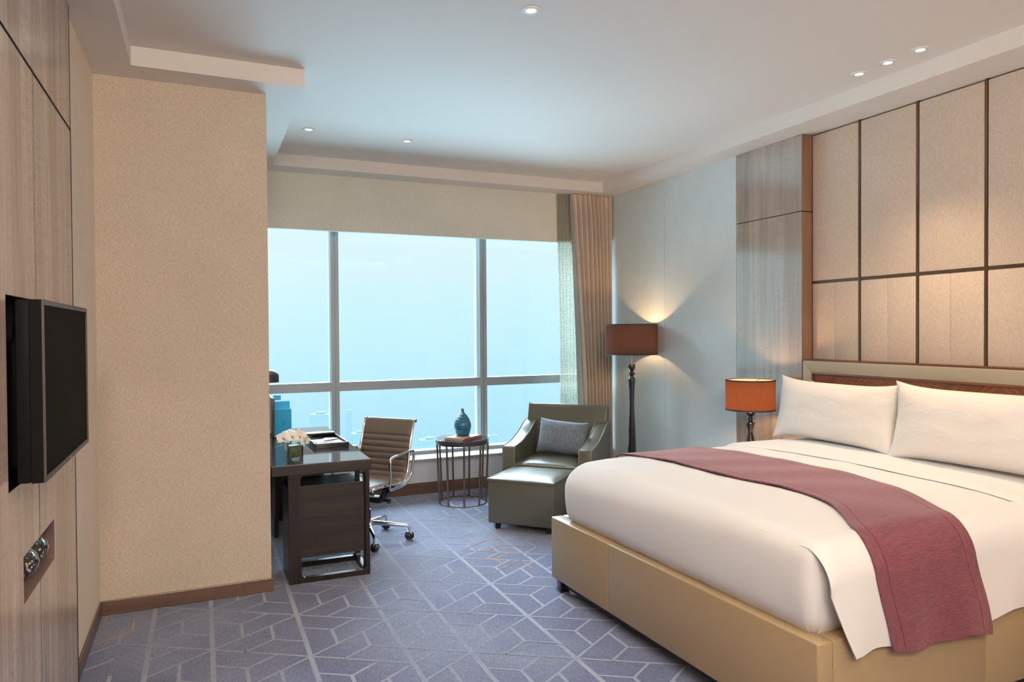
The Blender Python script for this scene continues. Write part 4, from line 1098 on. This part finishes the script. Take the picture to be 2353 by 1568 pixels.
def chairf(sgn):
    def fn(u, v):
        s_ = v*tot; p, n_ = at_s(s_)
        p1, n1 = at_s(max(0, s_-.02)); p2, n2 = at_s(min(tot, s_+.02)); n_ = (n1+n2+n_).normalized()
        if n_.z < 0 and p.z < .6: n_ = -n_ if n_.z < -.2 else n_
        th_ = .010
        if s_ < smooth_top: th_ = .005+.011*abs(math.sin(pi*(s_-smooth_top)/rib))**.55
        else: th_ = .005+.011*min(1, abs(math.sin(pi*min(.5, (s_-smooth_top)/.05)))**.55)
        ed = min(1, (1-abs(2*u-1))*12); th_ *= ed**.5
        return Vector(((u-.5)*.455, p.y, p.z)) + n_*th_*sgn
    return fn
bm = BM(); grid(bm, 18, 230, chairf(1)); grid(bm, 18, 230, chairf(-1)); bmesh.ops.remove_doubles(bm, verts=bm.verts, dist=.0004)
obj('leather_sling', bm, m_brownleather, ch, angle=70)
for s in (-1, 1):
    bm = BM(); tube(bm, [(s*.234, p.y, p.z) for p in prof[::3]], .009, 10); rl = obj('side_rail', bm, m_chrome, ch)
    bm = BM(); tube(bm, [(s*.225, -.312, .893), (s*.245, -.312, .893)], .014, 14); tube(bm, [(s*.222, .258, .430), (s*.246, .258, .430)], .015, 14); obj('end_cap', bm, m_chrome, rl)
    lp = spline([(s*.262, .075, .430), (s*.268, .075, .50), (s*.272, .085, .615), (s*.272, .060, .655), (s*.272, -.05, .668), (s*.272, -.19, .676), (s*.270, -.235, .655), (s*.266, -.232, .58), (s*.258, -.205, .475), (s*.250, -.14, .425), (s*.248, -.03, .418)], 6, closed=True)
    bm = BM(); tube(bm, lp, .0115, 12, closed=True, sx=1.0); obj('arm_loop', bm, m_chrome, ch)
bm = BM()
for s in (-1, 1):
    for q in (-1, 1): tube(bm, [(s*.125, q*.012, .325), (s*.205, q*.055, .428)], [.021, .017], 4)
tube(bm, [(-.24, 0, .425), (.24, 0, .425)], .012, 10)
box(bm, (-.15, -.05, .305), (.15, .05, .345), .008); tube(bm, [(-.19, 0, .32), (-.145, 0, .32)], .010, 12); tube(bm, [(-.205, 0, .32), (-.19, 0, .32)], .019, 14)
obj('seat_yoke', bm, m_blackmatte, ch)
bm = BM(); lathe(bm, [(.026, .10), (.026, .24), (.018, .241), (.018, .31)], 24); obj('gas_column', bm, m_blackmatte, ch)
bm = BM(); lathe(bm, [(.040, .095), (.042, .15), (.034, .16)], 24)
hub = obj('base_hub', bm, m_chrome, ch)
# castor directions measured against the visible ones
cx, cy = 1.150, 5.395; a0 = math.atan2(5.23-cy, 1.44-cx)-RC_+.14
RB = .315
for k in range(5):
    a = a0+2*pi*k/5; c_, s_ = math.cos(a), math.sin(a)
    bm = BM(); tube(bm, [(.03*c_, .03*s_, .135), (.15*c_, .15*s_, .125), ((RB-.02)*c_, (RB-.02)*s_, .108), (RB*c_, RB*s_, .098), ((RB+.006)*c_, (RB+.006)*s_, .055)], [.019, .016, .012, .011, .010], 12); obj('base_spoke', bm, m_chrome, ch)
    Mz = Matrix.Translation((RB*c_+.004*c_, RB*s_, .0325)) @ Matrix.Rotation(a+.9, 4, 'Z')
    bm = BM()
    for q in (-.018, .004): 
        t = bmesh.new(); tube(t, [(q, 0, 0), (q+.016, 0, 0)], .031, 22); t.transform(Mz); merge(bm, t)
    w_ = obj('castor', bm, m_blackmatte, ch)
    bm = BM(); t = bmesh.new(); bmesh.ops.create_uvsphere(t, u_segments=14, v_segments=8, radius=.031)
    for v in t.verts: v.co = Vector((v.co.x*.85, v.co.y, max(v.co.z, .002)+.004))
    t.transform(Mz); merge(bm, t); obj('castor_hood', bm, m_steel, w_)
